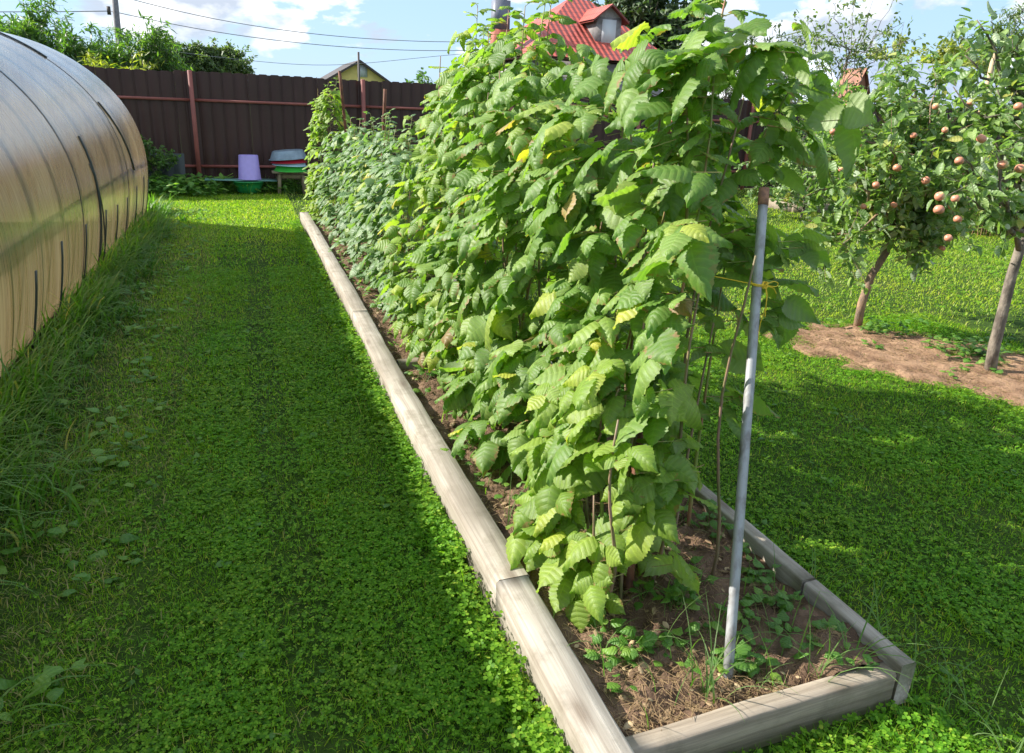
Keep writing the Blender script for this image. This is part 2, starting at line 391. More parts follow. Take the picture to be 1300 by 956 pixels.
keep = (mk[ii, jj] > -.12).reshape(-1); b0 = b0[keep]
tag(mesh_obj('bare_soil', V, [np.stack([b0, b0 + 1, b0 + nx + 1, b0 + nx], 1)], M['mulch']), kind='structure')

# ------------------------------------------------------------------ raised bed frame
t = empty('raised_bed_frame', (1.2, 1.1, 0), 'long narrow raised bed edged with weathered grey timber boards', 'garden bed')
def board(x0, x1, y0, y1, z1, mat, name='board', z0=-.02, sag=0.0, n=24, seed=0):
    """a sawn board with slightly uneven edges"""
    r = np.random.default_rng(seed); m_ = MB()
    along_y = (y1 - y0) > (x1 - x0)
    L = (y1 - y0) if along_y else (x1 - x0); W = (x1 - x0) if along_y else (y1 - y0)
    n = max(6, int(L * 14)); tt = np.linspace(0, 1, n + 1)
    wob = np.cumsum(r.normal(0, .0009, (n + 1, 3)), axis=0); wob -= wob.mean(0)
    V = []; b = .006
    prof = [(0, z0), (0, z1 - b), (b, z1), (W - b, z1), (W, z1 - b), (W, z0)]
    for k in range(n + 1):
        for (w, z) in prof:
            e = (r.normal(0, .0006) if z > z0 else 0)
            ww = w + wob[k, 0] + e + sag * math.sin(math.pi * tt[k]); zz = z + (wob[k, 1] if z > z0 else 0)
            V.append([x0 + ww, y0 + L * tt[k], zz] if along_y else [x0 + L * tt[k], y0 + ww, zz])
    Q = [[k * 6 + i, k * 6 + (i + 1) % 6, k * 6 + 6 + (i + 1) % 6, k * 6 + 6 + i] for k in range(n) for i in range(6)]
    Q += [[0, 1, 4, 5], [1, 2, 3, 4], [n * 6 + 5, n * 6 + 4, n * 6 + 1, n * 6], [n * 6 + 4, n * 6 + 3, n * 6 + 2, n * 6 + 1]]
    m_.add(V, Q); return m_.build(name, mat, t, smooth=False)
board(.670, .780, -.3, 1.80, .150, M['board'], seed=1); board(.668, .779, 1.803, 5.0, .152, M['board'], seed=2, sag=-.008); board(.670, .782, 5.003, 9.84, .150, M['board'], seed=3, sag=.01)
board(1.645, 1.70, 1.11, 1.50, .146, M['board'], seed=4); board(1.638, 1.694, 1.503, 2.3, .153, M['board'], seed=5); board(1.628, 1.684, 2.303, 5.6, .148, M['board'], seed=6, sag=-.006); board(1.630, 1.688, 5.603, 9.84, .150, M['board'], seed=7)
board(.785, 1.642, 1.115, 1.172, .118, M['board_x'], seed=8); board(.785, 1.60, 9.74, 9.835, .15, M['board_x'], seed=9); board(.785, 1.60, 3.90, 3.97, .135, M['board_x'], seed=10)

# ------------------------------------------------------------------ raspberry plants
def shape_rows(y):
    """(centre x, low x half width, top height) of the row at y"""
    pass

def compound(P, D, Nn, S, templates, out, jit=.25, five=False):
    """three leaflets per leaf; arrays (k,3)"""
    k = len(P)
    D = nrm(D); A = nrm(np.cross(D, Nn)); Nn = np.cross(A, D)
    sets = [(0, 0.0, 1.0), (62, -.30, .80), (-62, -.30, .80)]
    if five: sets += [(80, -.55, .62), (-80, -.55, .62)]
    for ang, back, sc_ in sets:
        a = np.radians(ang + rng.normal(0, 7, k))[:, None]
        d = D * np.cos(a) + A * np.sin(a)
        d = nrm(d + rng.normal(0, jit * .5, (k, 3)))
        n = nrm(Nn + rng.normal(0, jit, (k, 3)))
        p = P + D * (back * S)[:, None]
        idx = rng.integers(0, len(templates), k)
        for ti, tm in enumerate(templates):
            sel = idx == ti
            if sel.any():
                s = (S * sc_ * rng.uniform(.88, 1.1, k))[sel]
                out.add(*scatter(tm, p[sel] + d[sel] * .03 * S[sel][:, None], d[sel], n[sel], s, s * rng.uniform(.9, 1.1, sel.sum())))

CYL = None
def rods(P0, P1, r0, r1, sides=4):
    """many straight tapered rods as one template scatter"""
    ang = np.arange(sides) / sides * 2 * math.pi
    V = np.array([[math.cos(a), y, math.sin(a)] for y in (0, 1) for a in ang])
    k = len(P0); d = P1 - P0; L = np.linalg.norm(d, axis=1); D = nrm(d)
    ref = np.where(np.abs(D[:, 2:3]) < .9, np.array([[0, 0, 1.0]]), np.array([[1.0, 0, 0]]))
    A = nrm(np.cross(D, ref)); B = np.cross(A, D)
    r = np.stack([np.broadcast_to(r0, (k,)), np.broadcast_to(r1, (k,))], 1)
    rr = np.repeat(r, sides, axis=1)
    W = P0[:, None] + D[:, None] * (V[None, :, 1, None] * L[:, None, None]) + A[:, None] * (V[None, :, 0] * rr)[..., None] + B[:, None] * (V[None, :, 2] * rr)[..., None]
    Q = np.array([[j, (j + 1) % sides, sides + (j + 1) % sides, sides + j] for j in range(sides)])
    return W.reshape(-1, 3), (Q[None] + (np.arange(k) * 2 * sides)[:, None, None]).reshape(-1, 4), None, None

SUN = nrm(np.array([-1.34, .78, 1.0]))
def raspberry(cx, cy, ry, prof, zlo, ztop, nleaf, size, templates, mat, label, group, ncane=4, shoots=(), canes=(), cat='raspberry bush', name='raspberry_plant', low=0, zpow=1.0):
    """prof(z)->(xleft, xright); leaves fill the envelope, most of them near its skin"""
    e = empty(name, (cx, cy, soil_z(cx, cy) - .01), label, cat, group)
    # canes
    cl = []
    for k in range(ncane):
        bx = cx + rng.uniform(-.18, .18); by = cy + rng.uniform(-ry * .7, ry * .7)
        h = ztop * rng.uniform(.78, .9); m_ = 9; zz = np.linspace(0, 1, m_)
        lean = rng.normal(0, .10, 2)
        pts = np.stack([bx + lean[0] * zz + .02 * np.sin(zz * 7 + k), by + lean[1] * zz + .02 * np.cos(zz * 6 + k * 2), soil_z(bx, by) - .03 + zz * h], 1)
        cl.append(pts)
    for c in canes: cl.append(np.array(c, float))
    for i, pts in enumerate(cl):
        m_ = MB(); m_.tube(pts, np.linspace(rng.uniform(.006, .009), .003, len(pts)), 7)
        m_.build('cane', M['cane'] if i % 3 != 2 else M['cane_green'], e)
    lv = MB()
    # leaf positions
    z = zlo + (ztop - zlo) * rng.random(nleaf) ** zpow
    y = cy + rng.uniform(-ry, ry, nleaf)
    xl, xr = prof(z, y)
    side = rng.random(nleaf)
    depth = rng.random(nleaf) ** 1.6 * .75
    mid = (xl + xr) / 2; hw = (xr - xl) / 2
    s = np.where(side < .62, -1, 1)
    x = mid + s * hw * (1 - depth)
    P = np.stack([x, y, z + rng.normal(0, .02, nleaf)], 1)
    P[:, 0] += .06 * (fbm(y * 1.0, z * 1.0, 3.1) - .5) * 2 * s
    # nothing grows in the gap kept open around the leaning pipe
    pp = np.stack([np.interp(P[:, 2], [.0, 1.4], [1.21, 1.51]), np.interp(P[:, 2], [.0, 1.4], [1.25, 1.84])], 1)
    dd_ = pp / np.linalg.norm(pp, axis=1)[:, None]; rel = P[:, :2] - pp
    al_ = (rel * dd_).sum(1); pr_ = np.abs(rel[:, 0] * dd_[:, 1] - rel[:, 1] * dd_[:, 0])
    keep_ = ~((al_ < .08) & (pr_ < .145) & (P[:, 2] < 1.42))
    P = P[keep_]; s = s[keep_]; nleaf = len(P)
    D = np.stack([s * rng.uniform(.35, 1.0, nleaf), rng.normal(-.15, .5, nleaf), rng.normal(-.45, .28, nleaf)], 1)
    Nn = nrm(np.stack([s * .35 + rng.normal(0, .25, nleaf), rng.normal(0.0, .28, nleaf), np.full(nleaf, .85)], 1) + SUN * .35)
    S = size * (.55 + .75 * rng.random(nleaf) ** .8)
    compound(P, D, Nn, S, templates, lv)
    # stalks back to the inside
    B = P - nrm(D) * (S * .3)[:, None]
    inner = np.stack([B[:, 0] - s * .09 * rng.uniform(.6, 1.2, nleaf), B[:, 1] + rng.normal(0, .02, nleaf), B[:, 2] - .015 + rng.normal(0, .02, nleaf)], 1)
    lv.cur = 1; lv.add(*rods(inner, P, .0016, .0011)); lv.cur = 0
    for (pts) in shoots:
        pts = np.array(pts, float); n_ = len(pts)
        m_ = MB(); m_.tube(pts, np.linspace(.006, .002, n_), 6); m_.build('shoot', M['cane_green'], e)
        L = np.concatenate([[0], np.cumsum(np.linalg.norm(np.diff(pts, axis=0), axis=1))]); k = max(5, int(L[-1] / .034))
        tt = np.linspace(.06, 1, k) * L[-1]
        Q = np.stack([np.interp(tt, L, pts[:, i]) for i in range(3)], 1)
        az = np.arange(k) * 2.4 + rng.uniform(0, 6)
        f = np.linspace(1, .55, k)
        D = np.stack([np.cos(az), np.sin(az), np.linspace(-.25, .55, k) + rng.normal(0, .15, k)], 1)
        S = size * f * rng.uniform(.8, 1.05, k)
        P = Q + nrm(D) * (S * .75)[:, None]
        Nn = nrm(np.stack([-np.cos(az) * .25, -np.sin(az) * .25, np.full(k, 1.0)], 1) + SUN * .25)
        D2 = D.copy(); D2[:, 2] -= .35
        compound(P, D2, Nn, S, templates, lv)
        lv.cur = 1; lv.add(*rods(Q, P, .0018, .0012)); lv.cur = 0
    lv.build('leaves', [mat, M['cane_green']], e)
    return e

def tall_prof(z, y):
    z = np.asarray(z); w = np.interp(z, [0, .15, .3, .6, 1.0, 1.5, 1.9, 2.2], [.25, .36, .44, .46, .44, .36, .20, .06])
    c = np.interp(y, [1.7, 2.5, 5.5], [1.36, 1.29, 1.30]) + .02 * np.asarray(z)
    w = w * np.interp(y, [1.6, 2.0, 5, 5.6], [.92, 1.0, 1.0, .9]) * (1 + .16 * (vn(y * 1.0, z * 1.0, 3.3) - .5) * 2)
    wr = np.interp(z, [0, .3, .7, 1.0, 1.25, 1.6, 1.9, 2.2], [.14, .18, .21, .28, .37, .40, .27, .1])
    return c - w, c + wr
G1 = 'tall raspberry plants in the raised bed'
up = lambda x, y, z0, z1, dx=0, dy=0, n=6: [(x + dx * t_ ** 1.3, y + dy * t_, z0 + (z1 - z0) * t_) for t_ in np.linspace(0, 1, n)]
# the nearest plant, with bare lower canes seen beside the rusty pipe
raspberry(1.38, 1.98, .22, tall_prof, .60, 1.90, 150, .125, LEAF_HI, M['rasp'], 'raspberry plant at the near end of the bed, behind the galvanised pipe', G1, 3,
          shoots=[up(1.56, 1.98, 1.4, 1.78, .20, .02), up(1.40, 2.05, 1.45, 2.06, .06, .0), up(1.30, 1.9, 1.2, 1.72, -.1, -.05), up(1.42, 2.15, 1.4, 2.0, .02, 0)],
          canes=[up(1.03, 1.62, .04, 1.0, .1, .2), up(1.30, 1.76, .04, .95, .12, .1), up(1.50, 1.95, .04, 1.1, .08, .1)])
raspberry(1.03, 1.74, .24, lambda z, y: (np.full_like(z, .82) + .08 * z, np.full_like(z, 1.24)), .13, .85, 100, .112, LEAF_HI, M['rasp_yel'], 'low light green raspberry sucker leaning over the left board, in front of the rusty pipe', None, 2,
          canes=[up(1.02, 1.72, .04, .75, -.02, .1), up(.95, 1.66, .04, .5, -.03, 0)])
raspberry(1.30, 2.40, .26, tall_prof, .17, 1.74, 200, .120, LEAF_HI, M['rasp'], 'second raspberry plant of the tall row, just past the rusty pipe', G1, 4,
          shoots=[up(1.42, 2.3, 1.4, 1.86, .1, -.05)])
raspberry(1.28, 2.84, .26, tall_prof, .15, 1.72, 205, .118, LEAF_HI, M['rasp'], 'third raspberry plant of the tall row, its top dipping below the red roof dormer', G1, 4,
          shoots=[up(1.2, 2.9, 1.4, 1.74, -.04, .05)])
raspberry(1.28, 3.28, .26, tall_prof, .17, 1.88, 205, .114, LEAF_HI, M['rasp'], 'fourth raspberry plant of the tall row, shoots rising before the red roof', G1, 4,
          shoots=[up(1.30, 3.3, 1.5, 2.08, .08, .05), up(1.38, 3.35, 1.5, 2.12, .05, .05), up(1.2, 3.2, 1.4, 2.02, .02, 0)])
raspberry(1.28, 3.72, .26, tall_prof, .18, 1.86, 205, .110, LEAF_HI, M['rasp'], 'fifth raspberry plant of the tall row, below the grey chimney', G1, 4,
          shoots=[up(1.30, 3.7, 1.5, 2.06, .04, .05), up(1.3, 3.9, 1.5, 2.0, .0, .05)])
raspberry(1.30, 4.18, .26, tall_prof, .2, 2.0, 215, .106, LEAF_HI, M['rasp_yel'], 'farthest raspberry plant of the tall row, with one slim shoot above all others', G1, 4,
          shoots=[up(1.32, 4.28, 1.4, 2.14, .02, .0), up(1.3, 4.1, 1.5, 2.0, .04, .05)])
def low_prof(z, y):
    z = np.asarray(z); w = np.interp(z, [0, .25, .6, 1.0, 1.3, 1.5], [.22, .40, .42, .37, .22, .1]) * (1 + .18 * (vn(y * 1.0, z * 1.0, 3.3) - .5) * 2)
    return 1.26 - w, 1.26 + w
G2 = 'low raspberry bushes at the far half of the bed'
for i, (y, h, lab) in enumerate([(5.05, 1.22, 'low raspberry bush right behind the tall row, pale lower leaves'), (5.7, 1.30, 'low bluish green raspberry bush, second behind the tall row'),
                                 (6.5, 1.28, 'low raspberry bush in the middle of the low ones, before the slanted rod'), (7.5, 1.28, 'low raspberry bush around the short slanted rusty rod'),
                                 (8.5, 1.24, 'low raspberry bush just in front of the tallest rusty rod')]):
    k = 260
    raspberry(1.26, y, .38, low_prof, .14, h, k, .085, LEAF_MD, M['rasp_far'], lab, G2, 3,
              shoots=[up(1.26 + rng.uniform(-.25, .25), y + rng.uniform(-.3, .3), h - .3, h + rng.uniform(.06, .24), rng.uniform(-.05, .1), 0) for _ in range(4)])
raspberry(1.06, 9.35, .32, lambda z, y: (np.interp(z, [0, .5, 1.2, 1.7], [.82, .74, .84, .98]), np.interp(z, [0, .5, 1.2, 1.7], [1.5, 1.45, 1.32, 1.14])), .14, 1.68, 400, .08, LEAF_MD, M['rasp_yel'],
          'tall bright raspberry bush at the far end of the bed', None, 3, shoots=[up(1.0, 9.3, 1.4, 1.78, .05, 0), up(1.12, 9.4, 1.4, 1.82, .04, 0), up(.92, 9.35, 1.2, 1.58, -.03, 0)])

raspberry(1.22, 1.64, .10, lambda z, y: (np.full_like(z, 1.02), np.full_like(z, 1.36)), .50, 1.42, 44, .12, LEAF_HI, M['rasp'], 'raspberry plant clinging around the rusty pipe, foremost of the tall ones', G1, 2)
# ------------------------------------------------------------------ stakes and pipes
def pipe(name, p0, p1, r, mat, label, cat, top=None, group=None, sides=14):
    p0 = np.array(p0, float); p1 = np.array(p1, float)
    e = empty(name, p0, label, cat, group)
    m_ = MB(); n_ = 10
    tt = np.linspace(0, 1, n_)[:, None]; pts = p0 + (p1 - p0) * tt
    m_.tube(pts, r, sides); m_.build('shaft', mat, e)
    if top:
        d = nrm(p1 - p0); m_ = MB(); m_.tube([p1 - d * top, p1 + d * .004], r * 1.10, sides); m_.build('cap', M['rustlight'], e)
    return e
GP0 = gnd(922, 884, .04); GP1 = at(970, 241, 1.80)
pipe('metal_pipe', GP0, GP1, .0145, M['galv'], 'leaning galvanised grey pipe with rusty top at the near end of the bed', 'pipe', .05)
pipe('rusty_pipe', gnd(795, 785, .03), at(826, 322, 2.35), .0175, M['rust'], 'dark rusty brown pipe standing among the nearest raspberry canes', 'pipe')
G3 = 'rusty rods at the far half of the bed'
pipe('rusty_rod', (1.28, 8.95, .05), at(431, 90, 9.0), .018, M['rust'], 'tallest thin rusty rod, beside the bright far raspberry bush', 'rod', group=G3)
pipe('rusty_rod', (1.40, 8.0, .05), at(489, 113, 8.0), .018, M['rust'], 'shorter slanted rusty rod with bent tip among the low raspberry bushes', 'rod', group=G3)

# yellow twine round the pipe
_t = .80; c0 = GP0 + (GP1 - GP0) * _t
m_ = MB()
ang = np.linspace(0, 4 * math.pi, 40); ax_ = c0 + 0
m_.tube(np.stack([ax_[0] + .0175 * np.cos(ang), ax_[1] + .0195 * np.sin(ang), c0[2] + .004 * ang / 6 + .002 * np.sin(ang)], 1), .0018, 6)
def strand(pts, r=.0015):
    pts = np.array(pts, float); k = 24
    tt = np.linspace(0, len(pts) - 1, k); P = np.stack([np.interp(tt, range(len(pts)), pts[:, i]) for i in range(3)], 1)
    for _ in range(3): P[1:-1] = (P[:-2] + P[1:-1] * 2 + P[2:]) / 4
    m_.tube(P, r, 6)
s0 = np.array([ax_[0] - .012, ax_[1] - .012, c0[2] + .004])
strand([s0, s0 + (-.06, .08, .004), s0 + (-.14, .16, .012), s0 + (-.2, .3, .01)])
kn = np.array([ax_[0] + .018, ax_[1] - .014, c0[2] + .002])
for r_ in range(3):
    a = np.linspace(0, 6.28, 14); m_.tube(np.stack([kn[0] + .008 * np.cos(a + r_), kn[1] + .006 * np.sin(a * 1 + r_), kn[2] + .009 * np.sin(a + r_ * 2)], 1), .0017, 6)
strand([kn, kn + (.004, -.01, -.03), kn + (.006, -.012, -.07), kn + (-.004, -.01, -.11), kn + (-.006, -.012, -.15), kn + (.0, -.008, -.18)])
strand([kn, kn + (.012, -.004, -.03), kn + (.010, -.006, -.06), kn + (.016, -.004, -.10)])
strand([kn, kn + (.03, 0, .012), kn + (.05, 0, .004), kn + (.045, 0, -.008), kn + (.02, 0, -.004), kn])
strand([kn, kn + (.035, 0, -.012), kn + (.048, .0, -.03)])
tag(m_.build('twine', M['twine']), 'yellow twine knotted around the galvanised pipe with hanging ends', 'twine')
# white rag tied round the canes
m_ = MB(); rc = np.array([1.12, 1.80, .80])
for k in range(5):
    a = np.linspace(0, 5.4, 16) + k * .7
    m_.tube(np.stack([rc[0] + (.022 + .004 * k) * np.cos(a), rc[1] + (.02 + .003 * k) * np.sin(a), rc[2] + .012 * k + .012 * np.sin(a * 1.5 + k)], 1), .0055, 6)
m_.tube([rc + (-.025, -.03, 0), rc + (-.03, -.035, -.04), rc + (-.022, -.04, -.085)], [.008, .009, .004], 6)
m_.tube([rc + (-.015, -.03, .0), rc + (-.012, -.04, -.03), rc + (.0, -.045, -.06)], [.007, .008, .003], 6)
tag(m_.build('cloth_tie', M['rag']), 'dirty white rag tied around the nearest raspberry canes', 'cloth tie')

# ------------------------------------------------------------------ greenhouse
def poly_mat():
    m, nt, out = new_mat('polycarbonate'); n = N(nt)
    tc = n('ShaderNodeTexCoord'); sp = n('ShaderNodeSeparateXYZ', {0: tc.outputs['UV']})   # u = metres along, v = arc length
    st = n('ShaderNodeCombineXYZ', {0: n.math('MULTIPLY', sp.outputs[0], 34), 1: n.math('MULTIPLY', sp.outputs[1], .9)})
    a = n('ShaderNodeTexNoise', {'Vector': st.outputs[0], 'Scale': 1, 'Detail': 5, 'Roughness': .7})
    st2 = n('ShaderNodeCombineXYZ', {0: n.math('MULTIPLY', sp.outputs[0], 6), 1: n.math('MULTIPLY', sp.outputs[1], .5)})
    b = n('ShaderNodeTexNoise', {'Vector': st2.outputs[0], 'Scale': 1, 'Detail': 3})
    st3 = n('ShaderNodeCombineXYZ', {0: n.math('MULTIPLY', sp.outputs[0], 110), 1: n.math('MULTIPLY', sp.outputs[1], .25)})
    c3 = n('ShaderNodeTexNoise', {'Vector': st3.outputs[0], 'Scale': 1, 'Detail': 2})
    streak = n.ramp(a.outputs['Fac'], [(.42, 0), (.62, 1)])
    wide = n.ramp(b.outputs['Fac'], [(.4, 0), (.62, 1)])
    dirt = n.math('MULTIPLY', n.math('ADD', n.math('MULTIPLY', streak, .6), n.math('MULTIPLY', wide, .4)), .85)
    fl = n.ramp(c3.outputs['Fac'], [(.38, .66), (.6, 1.0)])
    base = n.mix(dirt, (.90, .74, .49), (.46, .27, .11))
    base = n.mix(1.0, base, fl, 'MULTIPLY')
    diff = n('ShaderNodeBsdfDiffuse', {'Color': base})
    trl = n('ShaderNodeBsdfTranslucent', {'Color': base})
    tra = n('ShaderNodeBsdfTransparent', {'Color': (.86, .84, .78, 1)})
    flute = n.math('SINE', n.math('MULTIPLY', sp.outputs[0], 6.283 / .012))
    bmp = n('ShaderNodeBump', {'Strength': .12, 'Distance': .002, 'Height': flute})
    glo = n('ShaderNodeBsdfGlossy', {'Color': (.9, .92, .95, 1), 'Roughness': .24, 'Normal': bmp.outputs[0]})
    m1 = n('ShaderNodeMixShader', {0: .72, 1: diff.outputs[0], 2: trl.outputs[0]})
    m2 = n('ShaderNodeMixShader', {0: .34, 1: m1.outputs[0], 2: tra.outputs[0]})
    fr = n('ShaderNodeLayerWeight', {'Blend': .35})
    m3 = n('ShaderNodeMixShader', {0: n.math('ADD', n.math('MULTIPLY', fr.outputs['Fresnel'], .85), .10), 1: m2.outputs[0], 2: glo.outputs[0]})
    nt.links.new(m3.outputs[0], out.inputs[0]); return m
M['poly'] = poly_mat()
M['rib'] = simple('galvanised_rib', (.20, .21, .20), .6, .3)
M['strip'] = simple('dark_strip', (.035, .045, .045), .5)
GX = -2.70
arc = [(-1.34, 0.0), (-1.27, .3), (-1.235, .55), (-1.22, .8), (-1.27, 1.12), (-1.36, 1.36), (-1.50, 1.58), (-1.72, 1.80), (-1.98, 1.98), (-2.3, 2.12), (-2.7, 2.2)]
arc = np.array(arc); arc = np.concatenate([arc, np.stack([2 * GX - arc[::-1][1:, 0], arc[::-1][1:, 1]], 1)])
al = np.concatenate([[0], np.cumsum(np.linalg.norm(np.diff(arc, axis=0), axis=1))])
_tt = np.linspace(0, al[-1], 65)
arc = np.stack([np.interp(_tt, al, arc[:, 0]), np.interp(_tt, al, arc[:, 1])], 1)
for _ in range(6): arc[1:-1] = (arc[:-2] + 2 * arc[1:-1] + arc[2:]) / 4
al = np.concatenate([[0], np.cumsum(np.linalg.norm(np.diff(arc, axis=0), axis=1))])
def arc_at(z): k = 32; return np.interp(z, arc[:k, 1], arc[:k, 0])
GY0, GY1 = -1.0, 10.3
ghx = lambda y: .018 * (np.asarray(y) - 8.0) + .065
t = empty('greenhouse', (GX, (GY0 + GY1) / 2, 0), 'long arched polycarbonate greenhouse with algae-streaked beige panels', 'greenhouse')
seams = [GY0, 2.0, 4.1, 6.4, 8.7, GY1]
for a, b in zip(seams[:-1], seams[1:]):
    ys_ = np.linspace(a, b, 22)
    V = []; U = []
    for y in ys_:
        bul = .006 * math.sin((y - a) / (b - a) * math.pi * 3)
        for k in range(len(arc)):
            V.append([arc[k, 0] + ghx(y) + (bul if k < 32 else -bul), y, arc[k, 1]]); U.append([y, al[k]])
    n_ = len(arc)
    m_ = MB(); m_.add(V, [[i * n_ + j, (i + 1) * n_ + j, (i + 1) * n_ + j + 1, i * n_ + j + 1] for i in range(21) for j in range(n_ - 1)], None, U)
    m_.build('roof_panel', M['poly'], t)
    # the overlap line where two sheets meet
    if b < GY1:
        m_ = MB(); r_ = arc + 0; r_ = r_[:36]
        out_ = nrm(np.stack([r_[:, 0] - GX, r_[:, 1] - .8], 1)) * .006
        m_.tube(np.stack([r_[:, 0] + ghx(b) + out_[:, 0] * .3, np.full(len(r_), b), r_[:, 1] + out_[:, 1] * .3], 1), .0035, 5); m_.build('panel_seam', M['strip'], t)
for y in (GY0, GY1 - .001):
    V = [[x + ghx(y), y, z] for x, z in arc] + [[GX + ghx(y), y, 0.3]]; k = len(arc)
    m_ = MB(); m_.add(V, None, [[i, i + 1, k] for i in range(k - 1)] + [[k - 1, 0, k]], [[v[0] * .9, v[2]] for v in V]); m_.build('end_wall', M['poly'], t, smooth=False)
for y in np.arange(GY0 + .1, GY1, .6775):
    m_ = MB(); inn = nrm(np.stack([arc[:, 0] - GX, arc[:, 1] - .8], 1)) * -.022
    m_.tube(np.stack([arc[:, 0] + ghx(y) + inn[:, 0], np.full(len(arc), y), arc[:, 1] + inn[:, 1]], 1), .011, 6); m_.build('arch_rib', M['rib'], t)
for (x, z) in ((arc_at(.75) - .03, .75), (-4.10, 1.0), (GX, 2.16), (-3.95, 1.5)):
    m_ = MB(); m_.box((x + ghx((GY0 + GY1) / 2), (GY0 + GY1) / 2, z), (.022, GY1 - GY0 - .05, .022), rot=-math.atan(.018)); m_.build('purlin', M['rib'], t)
for x in (-1.36, -4.04):
    m_ = MB(); m_.box((x + ghx((GY0 + GY1) / 2), (GY0 + GY1) / 2, .04), (.04, GY1 - GY0, .14), rot=-math.atan(.018)); m_.build('base_rail', M['plankwood'], t)
# upright strips screwed along the foot of the wall
for y in (2.1, 2.85, 3.55, 4.2, 4.95, 5.62, 6.42, 7.28, 7.9, 8.52, 9.2, 9.8, 10.2):
    z1 = .57 + rng.uniform(-.05, .05); zz = np.linspace(.02, z1, 6)
    m_ = MB(); V = []
    for z in zz:
        x = arc_at(z) + ghx(y) + .009
        V += [[x, y - .016, z], [x + .008, y - .016, z], [x + .008, y + .016, z], [x, y + .016, z]]
    m_.add(V, [[i * 4 + j, i * 4 + (j + 1) % 4, i * 4 + 4 + (j + 1) % 4, i * 4 + 4 + j] for i in range(5) for j in range(4)] + [[3, 2, 1, 0], [20, 21, 22, 23]])
    m_.build('base_strip', M['strip'], t, smooth=False)
def strap(ya, za, yb, zb, r=.010):
    k = 12; zz = np.linspace(za, zb, k); m_ = MB()
    yy = np.interp(zz, [min(za, zb), max(za, zb)], [ya, yb] if za < zb else [yb, ya]); m_.tube(np.stack([arc_at(zz) + ghx(yy) + .014, yy, zz], 1), r, 6); return m_
strap(7.05, .02, 7.0, 1.22, .010).build('strap', M['strip'], t); strap(7.35, .05, 6.95, 1.0, .006).build('strap', M['strip'], t)
strap(9.1, .75, 8.75, 1.47, .009).build('strap', M['strip'], t)
m_ = MB(); k = 10; i0 = 22
zz = np.linspace(1.86, 2.08, k); m_.tube(np.stack([arc_at(zz) + ghx(8.7) + .004, np.full(k, 8.7), zz + .014], 1), .009, 6); m_.build('strap', M['strip'], t)

# ------------------------------------------------------------------ fence
FY = 13.7
M['fence'] = simple('brown_sheet_steel', (.062, .029, .025), .42, .0, noise=(1.6, (.046, .021, .018), .3, .7), spec=.35)
t = empty('metal_fence', (6, FY, 0), 'tall dark brown corrugated metal fence with red steel posts', 'fence')
fx0 = -9.0; W_ = 1.15; ix = 0
while fx0 < 27:
    per = .1917; P = []
    for r_ in range(6):
        b0 = fx0 + r_ * per
        P += [(b0, 0), (b0 + .105, 0), (b0 + .125, .022), (b0 + .15, .022), (b0 + .155, .010), (b0 + .160, .022), (b0 + .17, .022)]
    P.append((fx0 + W_, 0))
    dz = rng.normal(0, .006); V = []
    for k, (x, d) in enumerate(P):
        V += [[x, FY + d + .002 * (ix % 2), .03], [x, FY + d + .002 * (ix % 2), 1.93 + dz + (.012 if d == 0 else 0)]]
    m_ = MB(); m_.add(V, [[2 * i, 2 * i + 2, 2 * i + 3, 2 * i + 1] for i in range(len(P) - 1)])
    m_.build('fence_panel', M['fence'], t, smooth=False)
    fx0 += W_ + .001; ix += 1
for x in np.arange(-.70 - 2.85 * 3, 27, 2.85):
    m_ = MB(); m_.box((x, FY - .045, .97), (.07, .05, 1.96), bev=.006); m_.build('post', M['red_paint'], t, smooth=False)
    for z in (1.485, .40):
        m_ = MB(); m_.box((x + 1.425, FY - .022, z), (2.775, .03, .045), bev=.004); m_.build('rail', M['red_paint'], t, smooth=False)

# ------------------------------------------------------------------ things at the fence
def plastic(name, c, rough=.35): return simple(name, c, rough, noise=(5, tuple(a * .82 for a in c), .35, .7))
BY = 13.15
def basin(name, c, r_rim, r_base, h, mat, label, sx=1.15, tilt=None, up_=False, cat='basin', rimw=.02):
    """inverted basin (or upright with up_) with a turned rim and real wall thickness"""
    th = .004
    prof = [(0, h), (r_base * .62, h * .995), (r_base * .84, h * .955), (r_base * .96, h * .86), (r_base * 1.02, h * .72), (r_rim, .012), (r_rim + rimw, .010), (r_rim + rimw, .0), (r_rim, .0), (r_rim - th, .004), (r_base - th, h - .016), (r_base * .88, h - th), (0, h - th)]
    if up_: prof = [(r, h - z) for r, z in prof]
    m_ = MB(); m_.lathe([(max(r, .0005), z) for r, z in prof], c, 40, sx, 1.0, tilt)
    return tag(m_.build(name, mat), label, cat)
bx0 = at(316, 240, BY)[0]
basin('plastic_basin', (bx0, BY, .01), .22, .16, .20, plastic('green_plastic', (.04, .38, .12)), 'dark green plastic basin on the ground under the flat sheet', up_=True)
m_ = MB(); bc = at(305, 228, BY)[0]
m_.box((bc + .02, BY + .02, .225), (1.15, .34, .014), tilt=roty(R_(.6)), bev=.003)
tag(m_.build('plastic_sheet', plastic('teal_sheet', (.16, .33, .28))), 'flat grey green board lying across the green basin', 'board')
m_ = MB(); pc = at(316, 210, BY)[0]
m_.lathe([(.0005, .40), (.150, .40), (.157, .392), (.183, .012), (.193, .010), (.193, 0), (.183, 0), (.153, .388), (.0005, .394)], (pc, BY, .237), 36)
tag(m_.build('bucket', plastic('lilac_plastic', (.42, .33, .72))), 'lilac plastic bucket standing upside down on the flat board', 'bucket')
